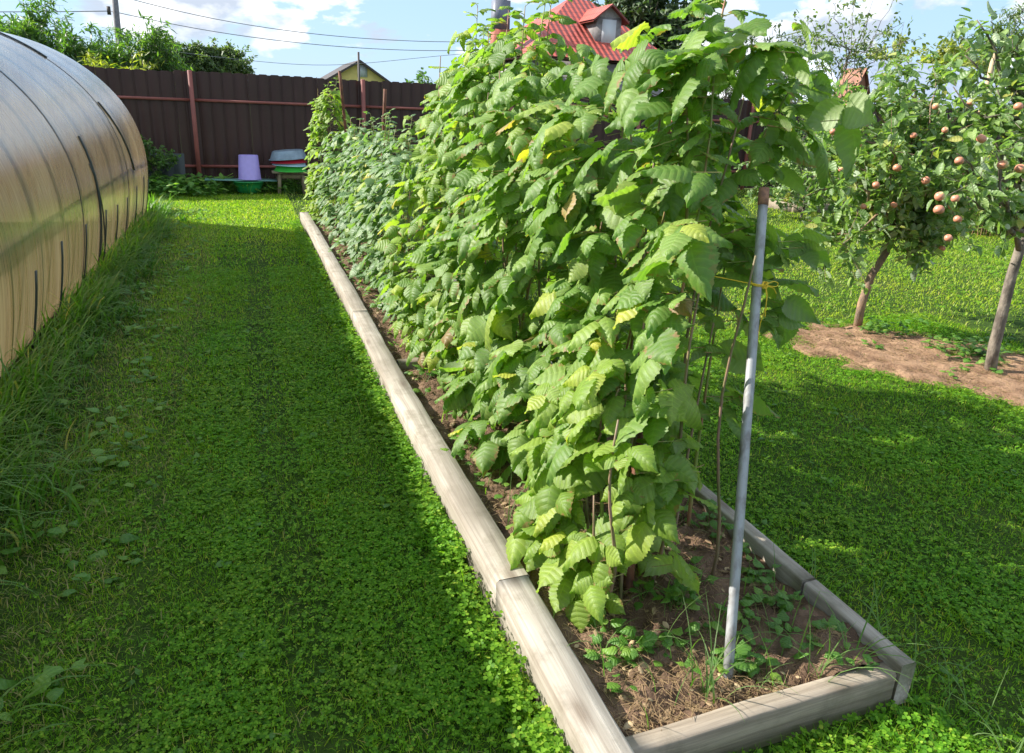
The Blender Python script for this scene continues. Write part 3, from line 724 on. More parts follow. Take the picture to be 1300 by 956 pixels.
# stool with legs
sx0 = at(369, 218, 13.1)[0]; SY = 13.12
t = empty('wooden_stool', (sx0, SY, 0), 'small weathered wooden stool holding the stacked basins by the fence', 'stool')
m_ = MB(); m_.box((sx0, SY, .365), (.62, .34, .03), bev=.004); m_.build('seat', M['plankwood'], t, smooth=False)
for sx_, sy_ in ((-1, -1), (1, -1), (-1, 1), (1, 1)):
    m_ = MB(); m_.box((sx0 + sx_ * .20, SY + sy_ * .11, .175), (.055, .05, .35), tilt=roty(R_(-3 * sx_)), bev=.004); m_.build('leg', M['plankwood'], t, smooth=False)
m_ = MB(); m_.box((sx0, SY - .11, .30), (.40, .02, .07)); m_.build('apron', M['plankwood'], t, smooth=False)
basin('plastic_basin', (sx0 - .0, SY, .382), .26, .21, .17, plastic('bright_green_plastic', (.06, .50, .06)), 'bright green plastic basin upside down on the stool, lowest of the stack', 1.0)
basin('plastic_basin', (sx0 - .01, SY, .475), .27, .23, .13, plastic('pale_blue_plastic', (.45, .66, .74)), 'pale blue basin upside down between the green and the red one', 1.02, roty(R_(2)), rimw=.012)
basin('plastic_basin', (sx0 - .02, SY, .525), .275, .23, .14, plastic('red_plastic', (.50, .02, .04)), 'red plastic basin upside down under the grey tub', 1.04, roty(R_(-2)), rimw=.012)
basin('metal_tub', (sx0 - .02, SY, .585), .275, .235, .15, simple('zinc_tub', (.24, .31, .36), .45, .4, noise=(9, (.16, .21, .24), .4, .7)), 'grey zinc tub upside down on top of the basin stack', 1.12, roty(R_(-5)), cat='tub')
# dark ribbed sheet leaning left of the post
m_ = MB(); V = []; P = []
for k in range(25): P.append((-2.1 + k * .05, .018 * (1 if (k % 4) < 2 else 0)))
for x, d in P: V += [[x, FY - .50 + d, .0], [x, FY - .22 + d, .62]]
V2 = [[v[0], v[1] + .006, v[2]] for v in V]; nn = len(V)
m_.add(V + V2, [[2 * i, 2 * i + 2, 2 * i + 3, 2 * i + 1] for i in range(24)] + [[nn + 2 * i + 1, nn + 2 * i + 3, nn + 2 * i + 2, nn + 2 * i] for i in range(24)])
tag(m_.build('ribbed_sheet', simple('dark_green_sheet', (.018, .028, .026), .5), smooth=False), 'dark ribbed sheet leaning against the fence behind the greenhouse', 'sheet')

# ------------------------------------------------------------------ lawn
BL = []
for bend in (.1, .5, .9):
    v = np.array([[-.5, 0, 0], [.5, 0, 0], [-.38, .55, -bend * .25], [.38, .55, -bend * .25], [0, 1 - bend * .15, -bend]], float)
    v[:, 1], v[:, 2] = v[:, 1].copy(), v[:, 2].copy()
    BL.append((v, np.array([[0, 1, 3, 2]]), np.array([[2, 3, 4]]), np.array([[0, 0], [1, 0], [0, .5], [1, .5], [.5, 1]], float)))
def clover_t():
    V = []; Q = []; U = []
    for k in range(3):
        a = k * 2.094; R2 = np.array([[math.cos(a), -math.sin(a)], [math.sin(a), math.cos(a)]]); b = len(V)
        for (x, y, z) in ((0, 0, 0), (.42, .45, .05), (.30, .88, .0), (0, .84, -.06), (-.30, .88, .0), (-.42, .45, .05)):
            p = R2 @ np.array([x, y]); V.append([p[0], p[1], z]); U.append([.5 + x * .5, y])
        Q += [[b, b + 1, b + 2, b + 3], [b, b + 3, b + 4, b + 5]]
    return np.array(V, float), np.array(Q), np.zeros((0, 3), int), np.array(U, float)
CLV = clover_t()
def free(x, y):
    inbed = (x > .66) & (x < 1.71) & (y > 1.10) & (y < 9.85)
    inbed |= (x > .66) & (x < .785) & (y < 1.2)
    gh = (x < -1.33 + ghx(y)) & (x > -4.1) & (y < GY1 + .02)
    mk = patch_mask(x, y)
    return ~inbed & ~gh & (y < FY - .03), mk
def blades(mb_, n, x0, x1, y0, y1, h, w, lean=.5, prob=None, flat=0.0):
    x = rng.uniform(x0, x1, n); y = rng.uniform(y0, y1, n)
    ok, mk = free(x, y); ok &= rng.random(n) > np.clip(mk * 9 + .4, 0, 1) * .965
    if prob is not None: ok &= rng.random(n) < prob(x, y)
    x, y = x[ok], y[ok]; k = len(x)
    az = rng.uniform(0, 6.283, k); tl = rng.uniform(0, lean, k)
    d = np.stack([np.cos(az) * tl, np.sin(az) * tl, np.full(k, 1.0) - flat * tl * .5], 1)
    nn = np.stack([np.cos(az), np.sin(az), -tl], 1) * -1
    dens = .55 + .9 * fbm(x, y, 2.2)
    s = h * rng.uniform(.5, 1.25, k) * dens
    P = np.stack([x, y, np.full(k, -.004)], 1); idx = rng.integers(0, 3, k)
    for i in range(3):
        q = idx == i
        # bend goes along +normal away from vertical
        mb_.add(*scatter(BL[i], P[q], d[q], nn[q], s[q], w * rng.uniform(.7, 1.3, q.sum())))
def clovers(mb_, n, x0, x1, y0, y1, size, hmax, prob=None):
    x = rng.uniform(x0, x1, n); y = rng.uniform(y0, y1, n)
    ok, mk = free(x, y); ok &= rng.random(n) > np.clip(mk * 9 + .5, 0, 1) * .985
    if prob is not None: ok &= rng.random(n) < prob(x, y)
    x, y = x[ok], y[ok]; k = len(x)
    az = rng.uniform(0, 6.283, k); d = np.stack([np.cos(az), np.sin(az), rng.normal(0, .25, k)], 1)
    nn = np.stack([rng.normal(0, .33, k), rng.normal(0, .33, k), np.full(k, 1.0)], 1)
    P = np.stack([x, y, rng.uniform(.35, 1, k) * hmax * (.5 + fbm(x, y, 2.2))], 1)
    mb_.add(*scatter(CLV, P, d, nn, size * rng.uniform(.6, 1.25, k)))
cl_prob = lambda x, y: np.clip((fbm(x, y, 2.1) - .30) * 3.4, .18, 1) * np.clip((vn(x, y, 9) - .1) * 2.4, .3, 1)
gr_prob = lambda x, y: np.clip(1.25 - (fbm(x, y, 2.1) - .38) * 1.4, .35, 1)
stripe = lambda x, y: np.where(np.abs(x - .06 - .03 * np.sin(y)) < .09, .42, 1.0) * np.where(np.abs(x + .42 - .03 * np.sin(y * 1.3)) < .04, .5, 1.0)
lawn = MB(); lc = MB()
# left strip
lp = lambda x, y: gr_prob(x, y) * stripe(x, y) * np.clip((x + 1.0) * 2.5, .1, 1)
lcp = lambda x, y: cl_prob(x, y) * stripe(x, y) * np.clip((x + .75) * 2.5, .08, 1)
blades(lawn, 90000, -1.3, .68, .6, 3.6, .034, .0022, .9, lp); blades(lawn, 42000, -1.3, .68, 3.6, 7.2, .038, .0036, .9, lp); blades(lawn, 30000, -2.0, .68, 7.2, 13.6, .040, .0062, .9, lambda x, y: np.where(y > 9, 1, stripe(x, y)))
clovers(lc, 70000, -1.2, .68, .6, 3.6, .0098, .024, lcp); clovers(lc, 38000, -1.2, .68, 3.6, 7.2, .0122, .026, lcp); clovers(lc, 8000, -1.5, .68, 7.2, 12.5, .017, .034, lcp)
# taller rank clover hugging the board
edge = lambda x, y: np.clip((x - .50) * 9, 0, 1) * np.clip(fbm(y, x, 2.6) * 2.4 - .45, .12, 1)
clovers(lc, 9500, .50, .665, .9, 4.5, .014, .085, edge); clovers(lc, 6000, .52, .665, 4.5, 9.8, .017, .08, edge); blades(lawn, 4200, .5, .665, .9, 9.8, .09, .0036, .8, edge)
# right lawn
blades(lawn, 130000, 1.70, 5.6, .2, 4.4, .034, .0027, .9, gr_prob); blades(lawn, 9000, .66, 1.75, .2, 1.1, .05, .0026, .9); clovers(lc, 4000, .66, 1.75, .2, 1.1, .013, .04); clovers(lc, 125000, 1.70, 5.4, .2, 4.4, .0105, .026, cl_prob)
lawnf = MB()
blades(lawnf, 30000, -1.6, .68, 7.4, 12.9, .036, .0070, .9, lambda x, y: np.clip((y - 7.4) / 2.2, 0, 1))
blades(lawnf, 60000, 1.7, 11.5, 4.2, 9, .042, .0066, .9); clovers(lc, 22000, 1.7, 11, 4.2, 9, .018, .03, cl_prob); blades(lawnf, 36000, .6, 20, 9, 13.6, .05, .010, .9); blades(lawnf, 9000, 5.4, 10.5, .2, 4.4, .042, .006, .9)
tag(lawn.build('grass', M['grass']), 'short mown green grass of the shaded lawn around the bed', 'grass', kind='stuff')
tag(lawnf.build('grass', M['grass_far']), 'grass of the farther lawn beyond the apple trees, coloured a sunlit yellow green', 'grass', kind='stuff')
tag(lc.build('clover', M['clover']), 'small round clover leaves growing through the lawn', 'clover', kind='stuff')
# matted, half dry grass between the tall grass and the mown strip
th = MB()
blades(th, 30000, -1.25, -.30, .6, 9.8, .055, .0036, 1.6, lambda x, y: np.clip(1.3 - np.abs(x + .72) * 2.4, 0, 1) * (.3 + .9 * fbm(x, y, 3)))
blades(th, 5000, -.3, .6, .6, 8, .04, .003, 1.6, lambda x, y: np.clip(fbm(x, y, 3) * 2 - .9, 0, 1))
tag(th.build('matted_grass', M['thatch']), 'matted half dry grass between the tall grass and the mown strip', 'grass', kind='stuff')

# tall grass arching along the greenhouse foot
def long_blades(mb_, P, az, L, w, arch, seg=6):
    k = len(P); V = np.zeros((k, (seg + 1) * 2, 3)); tt = np.linspace(0, 1, seg + 1)
    dirh = np.stack([np.cos(az), np.sin(az), np.zeros(k)], 1); sd = np.stack([-np.sin(az), np.cos(az), np.zeros(k)], 1)
    th0 = R_(82); pos = P.copy()
    for i in range(seg + 1):
        if i:
            th_ = th0 - arch * (tt[i] - .5 / seg) ** 1.1
            pos = pos + (dirh * np.cos(th_)[:, None] + np.array([0, 0, 1.0]) * np.sin(th_)[:, None]) * (L / seg)[:, None]
        ww = (w * (1 - tt[i] ** 1.8) + .0003)[:, None]
        V[:, 2 * i] = pos - sd * ww; V[:, 2 * i + 1] = pos + sd * ww
    V[:, :, 2] = np.maximum(V[:, :, 2], .004)
    Q = np.array([[2 * i, 2 * i + 1, 2 * i + 3, 2 * i + 2] for i in range(seg)])
    U = np.array([[j, tt[i]] for i in range(seg + 1) for j in (0, 1)], float)
    mb_.add(V.reshape(-1, 3), (Q[None] + (np.arange(k) * (seg + 1) * 2)[:, None, None]).reshape(-1, 4), None, np.tile(U, (k, 1)))
tg = MB()
n_ = 760
for i in range(n_):
    y = rng.uniform(.2, 11.6); wgt = min(1, max(0, (fbm(y, 0, 1.1) - .3) * 2.2))
    if rng.random() > .35 + wgt: continue
    x = -1.30 + abs(rng.normal(0, .17)) * (.55 + .9 * wgt) * (1 if y < 6 else .7)
    if y > 10.4: x = rng.uniform(-2.2, -1.0)
    else: x += float(ghx(y))
    k = rng.integers(5, 14); r_ = .04
    P = np.stack([x + rng.normal(0, r_, k), y + rng.normal(0, r_ * 1.5, k), np.full(k, 0.0)], 1)
    P[:, 0] = np.maximum(P[:, 0], -1.315 + float(ghx(y))) if y < 10.4 else P[:, 0]
    az = rng.normal(-.35, 1.0, k); big = (.55 + .6 * wgt) * (1.0 if x < -1.0 + float(ghx(y)) else .6)
    long_blades(tg, P, az, rng.uniform(.20, .58, k) * big * (1 if y < 5 else .75), rng.uniform(.0028, .0068, k) * (1 if y < 5 else 1.35), rng.uniform(.8, 2.6, k))
tag(tg.build('tall_grass', M['tall']), 'long uncut grass arching over along the foot of the greenhouse', 'grass', kind='stuff')

# weeds
def leafy(mb_, P, n, size, spread, h, tm=LEAF_MD, up_=.4):
    for p in P:
        k = rng.integers(max(2, n // 2), n + 1); az = rng.uniform(0, 6.283, k); r_ = rng.uniform(.1, 1, k) * spread
        pos = np.stack([p[0] + np.cos(az) * r_, p[1] + np.sin(az) * r_, p[2] + rng.uniform(.1, 1, k) * h], 1)
        d = np.stack([np.cos(az), np.sin(az), rng.normal(up_ * .3, .3, k)], 1); nn = np.stack([-np.cos(az) * .3, -np.sin(az) * .3, np.full(k, 1.0)], 1) + rng.normal(0, .15, (k, 3))
        mb_.add(*scatter(tm[rng.integers(0, len(tm))], pos, d, nn, size * rng.uniform(.6, 1.2, k)))
        mb_.add(*rods(np.tile(np.array([[p[0], p[1], p[2] - .01]]), (k, 1)), pos, .0012, .0008, 3))
# along the left tall-grass edge
wd = MB(); P = [(x, y, 0) for x, y in zip(rng.uniform(-1.2, -.5, 150), rng.uniform(.6, 11, 150))]; leafy(wd, P, 6, .055, .05, .07)
P = [(x, y, 0) for x, y in zip(rng.uniform(4.2, 5.6, 26), rng.uniform(2.7, 4.3, 26))]; leafy(wd, P, 7, .05, .05, .06)
P = [(4.62 + rng.normal(0, .09), 4.05 + rng.normal(0, .08), .01) for _ in range(12)] + [(4.85 + rng.normal(0, .16), 3.35 + rng.normal(0, .12), .01) for _ in range(26)]; leafy(wd, P, 8, .055, .05, .10)
P = [(x, y, 0) for x, y in zip(rng.uniform(1.75, 5, 160), rng.uniform(.6, 6, 160))]; leafy(wd, P, 5, .032, .03, .03)
P = [(x, y, 0) for x, y in zip(rng.uniform(-.8, .62, 90), rng.uniform(.9, 6, 90))]; leafy(wd, P, 5, .034, .035, .025)
tag(wd.build('lawn_weeds', M['weed']), 'broad leaved weeds scattered in the lawn and at the bare soil', 'weeds', kind='stuff')
wf = MB(); P = [(x, y, 0) for x, y in zip(rng.uniform(-2.2, 4.5, 260), FY - .12 - np.abs(rng.normal(0, .28, 260)))]; leafy(wf, P, 12, .085, .10, .20)
P = [(x, y, 0) for x, y in zip(rng.uniform(-2.2, -.3, 120), FY - .3 - np.abs(rng.normal(0, .4, 120)))]; leafy(wf, P, 12, .10, .10, .30)
long_blades(wf, np.stack([rng.uniform(-2.2, 4, 1500), FY - .1 - np.abs(rng.normal(0, .3, 1500)), np.zeros(1500)], 1), rng.uniform(0, 6.28, 1500), rng.uniform(.15, .35, 1500), rng.uniform(.003, .006, 1500), rng.uniform(.4, 1.8, 1500), 4)
tag(wf.build('fence_weeds', M['weed']), 'dense leafy weeds growing along the bottom of the fence', 'weeds', kind='stuff')
ws = MB()
P = []
for (x, y, k, s_) in ((1.50, 1.45, 12, .07), (1.42, 1.30, 10, .06), (1.30, 1.55, 6, .07), (1.55, 1.62, 7, .05), (1.20, 1.62, 6, .05), (.92, 1.48, 9, .05), (1.02, 1.38, 8, .05), (1.55, 1.25, 8, .05), (1.5, 2.0, 6, .08), (.95, 2.2, 5, .07), (1.25, 1.30, 8, .05)):
    P += [(x + rng.normal(0, s_), y + rng.normal(0, s_), soil_z(x, y)) for _ in range(k)]
leafy(ws, [p for p in P if .8 < p[0] < 1.6 and p[1] > 1.14], 6, .042, .035, .06)
P = [(x, y, soil_z(x, y)) for x, y in zip(rng.uniform(.8, 1.58, 170), rng.uniform(1.8, 9.7, 170))]; leafy(ws, P, 6, .045, .05, .10)
k = 170; x = rng.uniform(.82, 1.6, k); y = 1.19 + rng.random(k) ** 1.5 * 2
long_blades(ws, np.stack([x, y, soil_z(x, y)], 1), rng.uniform(0, 6.28, k), rng.uniform(.08, .24, k), rng.uniform(.001, .0022, k), rng.uniform(.3, 2.2, k))
for (x, y) in ((1.08, 1.24), (1.42, 1.2), (1.55, 1.2), (1.2, 1.6)):
    k = 12; long_blades(ws, np.stack([x + rng.normal(0, .02, k), y + rng.normal(0, .02, k), np.full(k, .07)], 1), rng.uniform(0, 6.28, k), rng.uniform(.15, .32, k), rng.uniform(.0015, .003, k), rng.uniform(.5, 2.4, k))
k = 60; long_blades(ws, np.stack([1.73 + rng.uniform(0, .12, k), rng.uniform(.7, 1.6, k), np.zeros(k)], 1), rng.uniform(0, 6.28, k), rng.uniform(.08, .3, k), rng.uniform(.0012, .003, k), rng.uniform(.5, 2.4, k))
tag(ws.build('bed_weeds', M['weed']), 'young weeds and grass sprouting from the soil of the bed', 'weeds', kind='stuff')
# straw and clods
sw = MB()
k = 11000; x = rng.uniform(.79, 1.61, k); y = 1.185 + rng.random(k) ** 1.6 * 5
Lh = rng.uniform(.012, .05, k); az = rng.uniform(0, 6.28, k); z = soil_z(x, y) + rng.uniform(.0, .012, k)
P0 = np.stack([x, y, z], 1); sw.add(*rods(P0, P0 + np.stack([np.cos(az) * Lh, np.sin(az) * Lh, rng.normal(0, .15, k) * Lh], 1), rng.uniform(.0006, .0016, k), .0006, 3))
k = 700; a = rng.normal(0, .06, (k, 2)); P0 = np.stack([1.53 + a[:, 0], 1.26 + np.abs(a[:, 1]), .06 + .09 * np.exp(-(a ** 2).sum(1) / .008) + rng.uniform(0, .02, k)], 1); az = rng.uniform(0, 6.28, k)
sw.add(*rods(P0, P0 + np.stack([np.cos(az) * .03, np.sin(az) * .03, rng.normal(0, .008, k)], 1), .0012, .0008, 3))
k = 34000; x = rng.uniform(3.3, 7, k); y = rng.uniform(1, 5, k); ok = patch_mask(x, y) > -.05; x, y = x[ok], y[ok]; k = len(x)
az = rng.uniform(0, 6.28, k); Lh = rng.uniform(.015, .06, k); P0 = np.stack([x, y, .018 + rng.uniform(0, .014, k)], 1)
sw.add(*rods(P0, P0 + np.stack([np.cos(az) * Lh, np.sin(az) * Lh, rng.normal(0, .12, k) * Lh], 1), rng.uniform(.0008, .002, k), .0008, 3))
k = 900; x = rng.uniform(.79, 1.61, k); y = 1.19 + rng.random(k) ** 1.5 * 6
dd = nrm(rng.normal(0, 1, (k, 3))); sw.add(*scatter(LEAF_LO[0], np.stack([x, y, soil_z(x, y) + .008], 1), np.stack([dd[:, 0], dd[:, 1], dd[:, 2] * .2], 1), np.array([[0, 0, 1.0]]) + rng.normal(0, .3, (k, 3)), rng.uniform(.012, .04, k)))
tag(sw.build('straw', M['straw']), 'dry straw and leaf bits lying on the bare soil', 'straw', kind='stuff')

# ------------------------------------------------------------------ trees
def branch_pts(p0, p1, n=7, w=.05):
    p0 = np.array(p0, float); p1 = np.array(p1, float); tt = np.linspace(0, 1, n)[:, None]
    off = rng.normal(0, w, (n, 3)) * np.sin(tt * math.pi); return p0 + (p1 - p0) * tt + off * np.linalg.norm(p1 - p0) * .6
def tree(name, trunk, limbs, leafset, mat, bark, label, cat, size, tm, group=None, twigs=True, up_=.0, rad=(.05, .02), apples=None, droop=-.2, leaf_spread=1.0):
    """trunk: points; limbs: list of end points (start param, end); leafset: (k, clump radius, leaves per clump) on limbs"""
    trunk = np.array(trunk, float)
    e = empty(name, trunk[0], label, cat, group)
    tr = MB(); tr.tube(trunk, np.linspace(rad[0], rad[1], len(trunk)), 12)
    lv = MB(); tips = []
    for (s_, end) in limbs:
        i = s_ * (len(trunk) - 1); a = int(min(i, len(trunk) - 2)); st = trunk[a] + (trunk[a + 1] - trunk[a]) * (i - a)
        L = np.linalg.norm(np.array(end) - st); bp = branch_pts(st, end, 8, .06)
        r0 = rad[1] * .9 if rad[1] > .004 else .006
        tr.tube(bp, np.linspace(min(r0, .012 + L * .012), .003, 8), 7)
        tips.append(bp)
    k, cr, per = leafset
    P = []; D = []
    tw0 = []; tw1 = []
    for bp in tips:
        for _ in range(k):
            q = bp[rng.integers(2, len(bp))] + rng.normal(0, .01, 3)
            dirn = nrm(rng.normal(0, 1, 3) + np.array([0, 0, .35 + up_])); L = cr * rng.uniform(.5, 1.3); end = q + dirn * L
            tw0.append(q); tw1.append(end)
            m_ = per; tt = rng.uniform(.15, 1.05, m_)[:, None]
            P.append(q + dirn * L * tt + rng.normal(0, size * .35 * leaf_spread, (m_, 3))); D.append(nrm(rng.normal(0, .8, (m_, 3)) + dirn * .5 + np.array([0, 0, droop])))
    tw0 = np.array(tw0); tw1 = np.array(tw1); tr.add(*rods(tw0, tw1, max(.0022, rad[0] * .05), .001 + rad[0] * .02, 4))
    P = np.concatenate(P); D = np.concatenate(D); n_ = len(P)
    Nn = nrm(np.array([[0, 0, 1.0]]) + rng.normal(0, .5, (n_, 3)) + SUN * .3)
    idx = rng.integers(0, len(tm), n_)
    for i, t_ in enumerate(tm):
        q = idx == i
        if q.any(): lv.add(*scatter(t_, P[q], D[q], Nn[q], size * rng.uniform(.65, 1.25, q.sum())))
    tr.build('trunk', bark, e); lv.build('crown', mat, e)
    return e

# apple material with blush
def apple_mat():
    m, nt, out = new_mat('apple_skin'); n = N(nt)
    tc = n('ShaderNodeTexCoord'); oi = n('ShaderNodeObjectInfo')
    no = n('ShaderNodeTexNoise', {'Vector': tc.outputs['Object'], 'Scale': 22, 'Detail': 4})
    sp = n('ShaderNodeSeparateXYZ', {0: tc.outputs['Object']})
    g = n.math('ADD', n.math('MULTIPLY', sp.outputs[0], -15), n.math('ADD', n.math('MULTIPLY', no.outputs['Fac'], .9), n.math('MULTIPLY', oi.outputs['Random'], 1.1)))
    c = n.ramp(g, [(.35, (.38, .42, .08)), (.75, (.62, .46, .20)), (1.0, (.58, .24, .15))])
    p = n('ShaderNodeBsdfPrincipled', {'Base Color': c, 'Roughness': .38})
    nt.links.new(p.outputs[0], out.inputs[0]); return m
M['apple'] = apple_mat()
_amesh = None
def apple(c, r, parent):
    global _amesh
    if _amesh is None:
        m_ = MB(); a = np.linspace(0, math.pi, 15)
        m_.lathe([(max(.0008, .038 * math.sin(t_) * (1 - .06 * math.cos(t_)) ), .036 * math.cos(t_) * (1 - .28 * math.exp(-(math.sin(t_) * 2.6) ** 2))) for t_ in a], (0, 0, 0), 20)
        o = m_.build('apple', M['apple'], None); _amesh = o.data
    else:
        o = bpy.data.objects.new('apple', _amesh); COL.objects.link(o)
    s_ = r * .8 / .038; o.scale = (s_, s_, s_); o.rotation_euler = (rng.normal(0, .4), rng.normal(0, .4), rng.normal(0, .5))
    o.parent = parent; o.location = np.array(c) - np.array(parent.location)

# leaning small apple tree (its crown is the mass of leaves right of the bed)
TA = [at(1088, 418, 4.15), at(1094, 385, 4.15), at(1106, 350, 4.15), at(1124, 322, 4.16), at(1134, 290, 4.18), at(1144, 255, 4.2), at(1165, 215, 4.2), at(1185, 185, 4.25)]
TA[0][2] = -.03
ends = [(u, v, y) for (u, v, y) in [(1040, 300, 4.3), (1020, 250, 4.4), (1045, 200, 4.2), (1075, 160, 4.4), (1110, 130, 4.3), (1150, 105, 4.5), (1190, 110, 4.3), (1235, 120, 4.4), (1270, 160, 4.5), (1240, 200, 4.1),
        (1210, 240, 3.9), (1180, 320, 3.9), (1150, 330, 4.0), (1070, 310, 3.9), (1085, 230, 3.8), (1130, 190, 3.7), (1100, 270, 4.7), (1200, 160, 4.9), (1060, 210, 4.9), (1140, 150, 5.0), (1250, 230, 4.7), (1210, 290, 4.5), (1175, 250, 3.8), (1030, 160, 4.8)]]
limbs = [(rng.uniform(.55, 1.0), at(*q)) for q in ends]
e = tree('apple_tree', TA, limbs, (21, .28, 14), M['apple_leaf'], M['bark'], 'low spreading apple tree with leaning reddish trunk and ripening apples', 'apple tree', .075, APPLE_L, rad=(.034, .022), group='apple trees on the right lawn')
for (u, v, y, r) in [(1092, 152, 3.75, .03), (1058, 167, 3.8, .028), (1139, 213, 3.7, .034), (1112, 235, 3.75, .032), (1175, 229, 3.6, .036), (1188, 135, 3.8, .03), (1160, 172, 3.8, .028), (1135, 260, 3.8, .028),
                     (1040, 206, 4.0, .026), (1090, 184, 3.85, .026), (1200, 165, 3.8, .028), (1232, 130, 4.0, .03), (1208, 262, 3.6, .028), (1096, 262, 3.8, .026), (1068, 215, 4.0, .024), (1196, 315, 3.8, .03)]:
    apple(at(u, v, y), r, e)
# second apple tree, grey trunk at the frame edge
TB = [at(1256, 478, 3.1), at(1262, 440, 3.1), at(1272, 400, 3.1), at(1284, 350, 3.1), at(1300, 300, 3.1), at(1312, 250, 3.12), at(1322, 190, 3.15), at(1330, 130, 3.2)]
TB[0][2] = -.03
ends = [(1228, 250, 2.95), (1265, 195, 2.9), (1215, 195, 3.0), (1240, 25, 3.4), (1225, 70, 3.4), (1210, 110, 3.4), (1262, 100, 3.3), (1290, 60, 3.3), (1300, 160, 2.9), (1350, 80, 3.3), (1370, 160, 3.2), (1400, 60, 3.5), (1290, 130, 3.6), (1340, 30, 3.6), (1420, 200, 3.1), (1380, 250, 3.0), (1250, 150, 3.2)]
limbs = [(rng.uniform(.5, 1.0), at(*q)) for q in ends]
limbs[0] = (.58, at(1228, 250, 2.95)); limbs[3] = (.9, at(1240, 25, 3.4))
e = tree('apple_tree', TB, limbs, (10, .17, 8), M['apple_leaf'], M['bark_grey'], 'apple tree at the right edge of the photo with grey trunk and large pale apples', 'apple tree', .075, APPLE_L, rad=(.038, .022), group='apple trees on the right lawn')
for (u, v, y, r) in [(1273, 209, 2.85, .036), (1296, 214, 2.85, .038), (1246, 176, 2.9, .033), (1193, 249, 3.0, .034), (1192, 266, 2.98, .036), (1213, 252, 3.0, .03), (1218, 204, 2.95, .03), (1204, 302, 3.0, .028), (1293, 135, 3.0, .03), (1216, 278, 3.05, .03)]:
    apple(at(u, v, y), r, e)

def bushy(name, c, w, h, dpt, nlimb, leafset, size, tm, mat, label, cat, bark='bark_grey', group=None, z0=0.0, rad=.02, shape=None, ztrunk=.15, **kw):
    """multi-limbed tree or shrub whose crown fills an ellipsoid-ish volume with an uneven outline"""
    c = np.array(c, float); limbs = []
    for i in range(nlimb):
        a = rng.uniform(0, 6.283); el = rng.uniform(-.5, 1); rr = rng.uniform(.55, 1.0) ** .6
        q = np.array([math.cos(a) * w * .5 * rr * math.sqrt(max(0, 1 - max(el, 0) ** 2 * .8)), math.sin(a) * dpt * .5 * rr * math.sqrt(max(0, 1 - max(el, 0) ** 2 * .8)), 0])
        zz = z0 + (h - z0) * (.5 + .5 * el) * rng.uniform(.85, 1.05)
        limbs.append((rng.uniform(.15, 1), c + q + np.array([0, 0, zz])))
    tp = [c + np.array([rng.normal(0, .02) * h * (k > 0), rng.normal(0, .02) * h * (k > 0), -.05 + h * k * ztrunk]) for k in range(5)]
    return tree(name, tp, limbs, leafset, mat, M[bark], label, cat, size, tm, group=group, rad=(rad, rad * .45), **kw)

# shrubs inside the garden, right back
bushy('garden_shrub', (8.8, 9.6, 0), 2.6, 1.35, 1.4, 26, (10, .22, 14), .075, LEAF_LO, M['apple_leaf'], 'rounded light green shrub behind the leaning apple tree', 'shrub', z0=.15)
bushy('garden_shrub', (10.6, 11.4, 0), 3.2, 1.7, 1.6, 26, (10, .25, 14), .09, LEAF_LO, M['tree_a'], 'green shrub in front of the brown fence, behind the small planter', 'shrub', z0=.15)
for i, (x, y, w, h, lab) in enumerate([(11.4, 8.1, 1.9, 1.25, 'dark leafy border perennials at the back of the right lawn, left clump'), (13.0, 7.6, 1.9, 1.45, 'dark leafy border perennials behind the right apple tree, middle clump'), (14.6, 7.2, 2.2, 1.35, 'dark leafy border perennials at the right edge, rightmost clump')]):
    k = 150; e = empty('border_plant', (x, y, 0), lab, 'perennial', 'dark border perennials')
    st = MB(); lv = MB(); P0 = np.stack([x + rng.uniform(-w / 2, w / 2, k), y + rng.uniform(-.5, .5, k), np.zeros(k)], 1); hh = h * rng.uniform(.7, 1.05, k)
    P1 = P0 + np.stack([rng.normal(0, .07, k), rng.normal(0, .07, k), hh], 1); st.add(*rods(P0, P1, .006, .003, 4))
    q = 34; tt = rng.uniform(.12, 1.02, (k, q, 1)); P = (P0[:, None] + (P1 - P0)[:, None] * tt).reshape(-1, 3); n_ = len(P); az = rng.uniform(0, 6.28, n_)
    lv.add(*scatter(LANCE[0], P, np.stack([np.cos(az), np.sin(az), rng.normal(.1, .3, n_)], 1), np.array([[0, 0, 1.0]]) + rng.normal(0, .25, (n_, 3)), .12 * rng.uniform(.7, 1.2, n_), .16))
    st.build('stem', M['cane_green'], e); lv.build('leaves', M['phlox'], e)
# small planter with yellowish seedlings
t = empty('planter_bed', (9.9, 10.6, 0), 'small low wooden planter with yellow green plants at the back of the lawn', 'planter')
m_ = MB()
for (cx_, cy_, sx_, sy_) in ((9.9, 10.2, 1.5, .05), (9.9, 11.0, 1.5, .05), (9.17, 10.6, .05, .74), (10.63, 10.6, .05, .74)): m_.box((cx_, cy_, .07), (sx_, sy_, .16), bev=.004)
m_.build('board', M['board_x'], t, smooth=False)
m_ = MB(); m_.box((9.9, 10.6, .05), (1.4, .72, .1)); m_.build('soil', M['soil'], t)
m_ = MB(); leafy(m_, [(x, y, .1) for x, y in zip(rng.uniform(9.25, 10.55, 50), rng.uniform(10.3, 10.9, 50))], 12, .08, .1, .24); m_.build('plants', M['tree_c'], t)
# fern-like bush by the fence behind the greenhouse
bushy('fence_bush', (at(192, 200, 13.1)[0], 13.15, 0), .75, .92, .5, 14, (8, .12, 10), .07, LEAF_LO, M['tree_a'], 'small bright green bush at the fence behind the greenhouse end', 'bush', z0=.45, rad=.012)

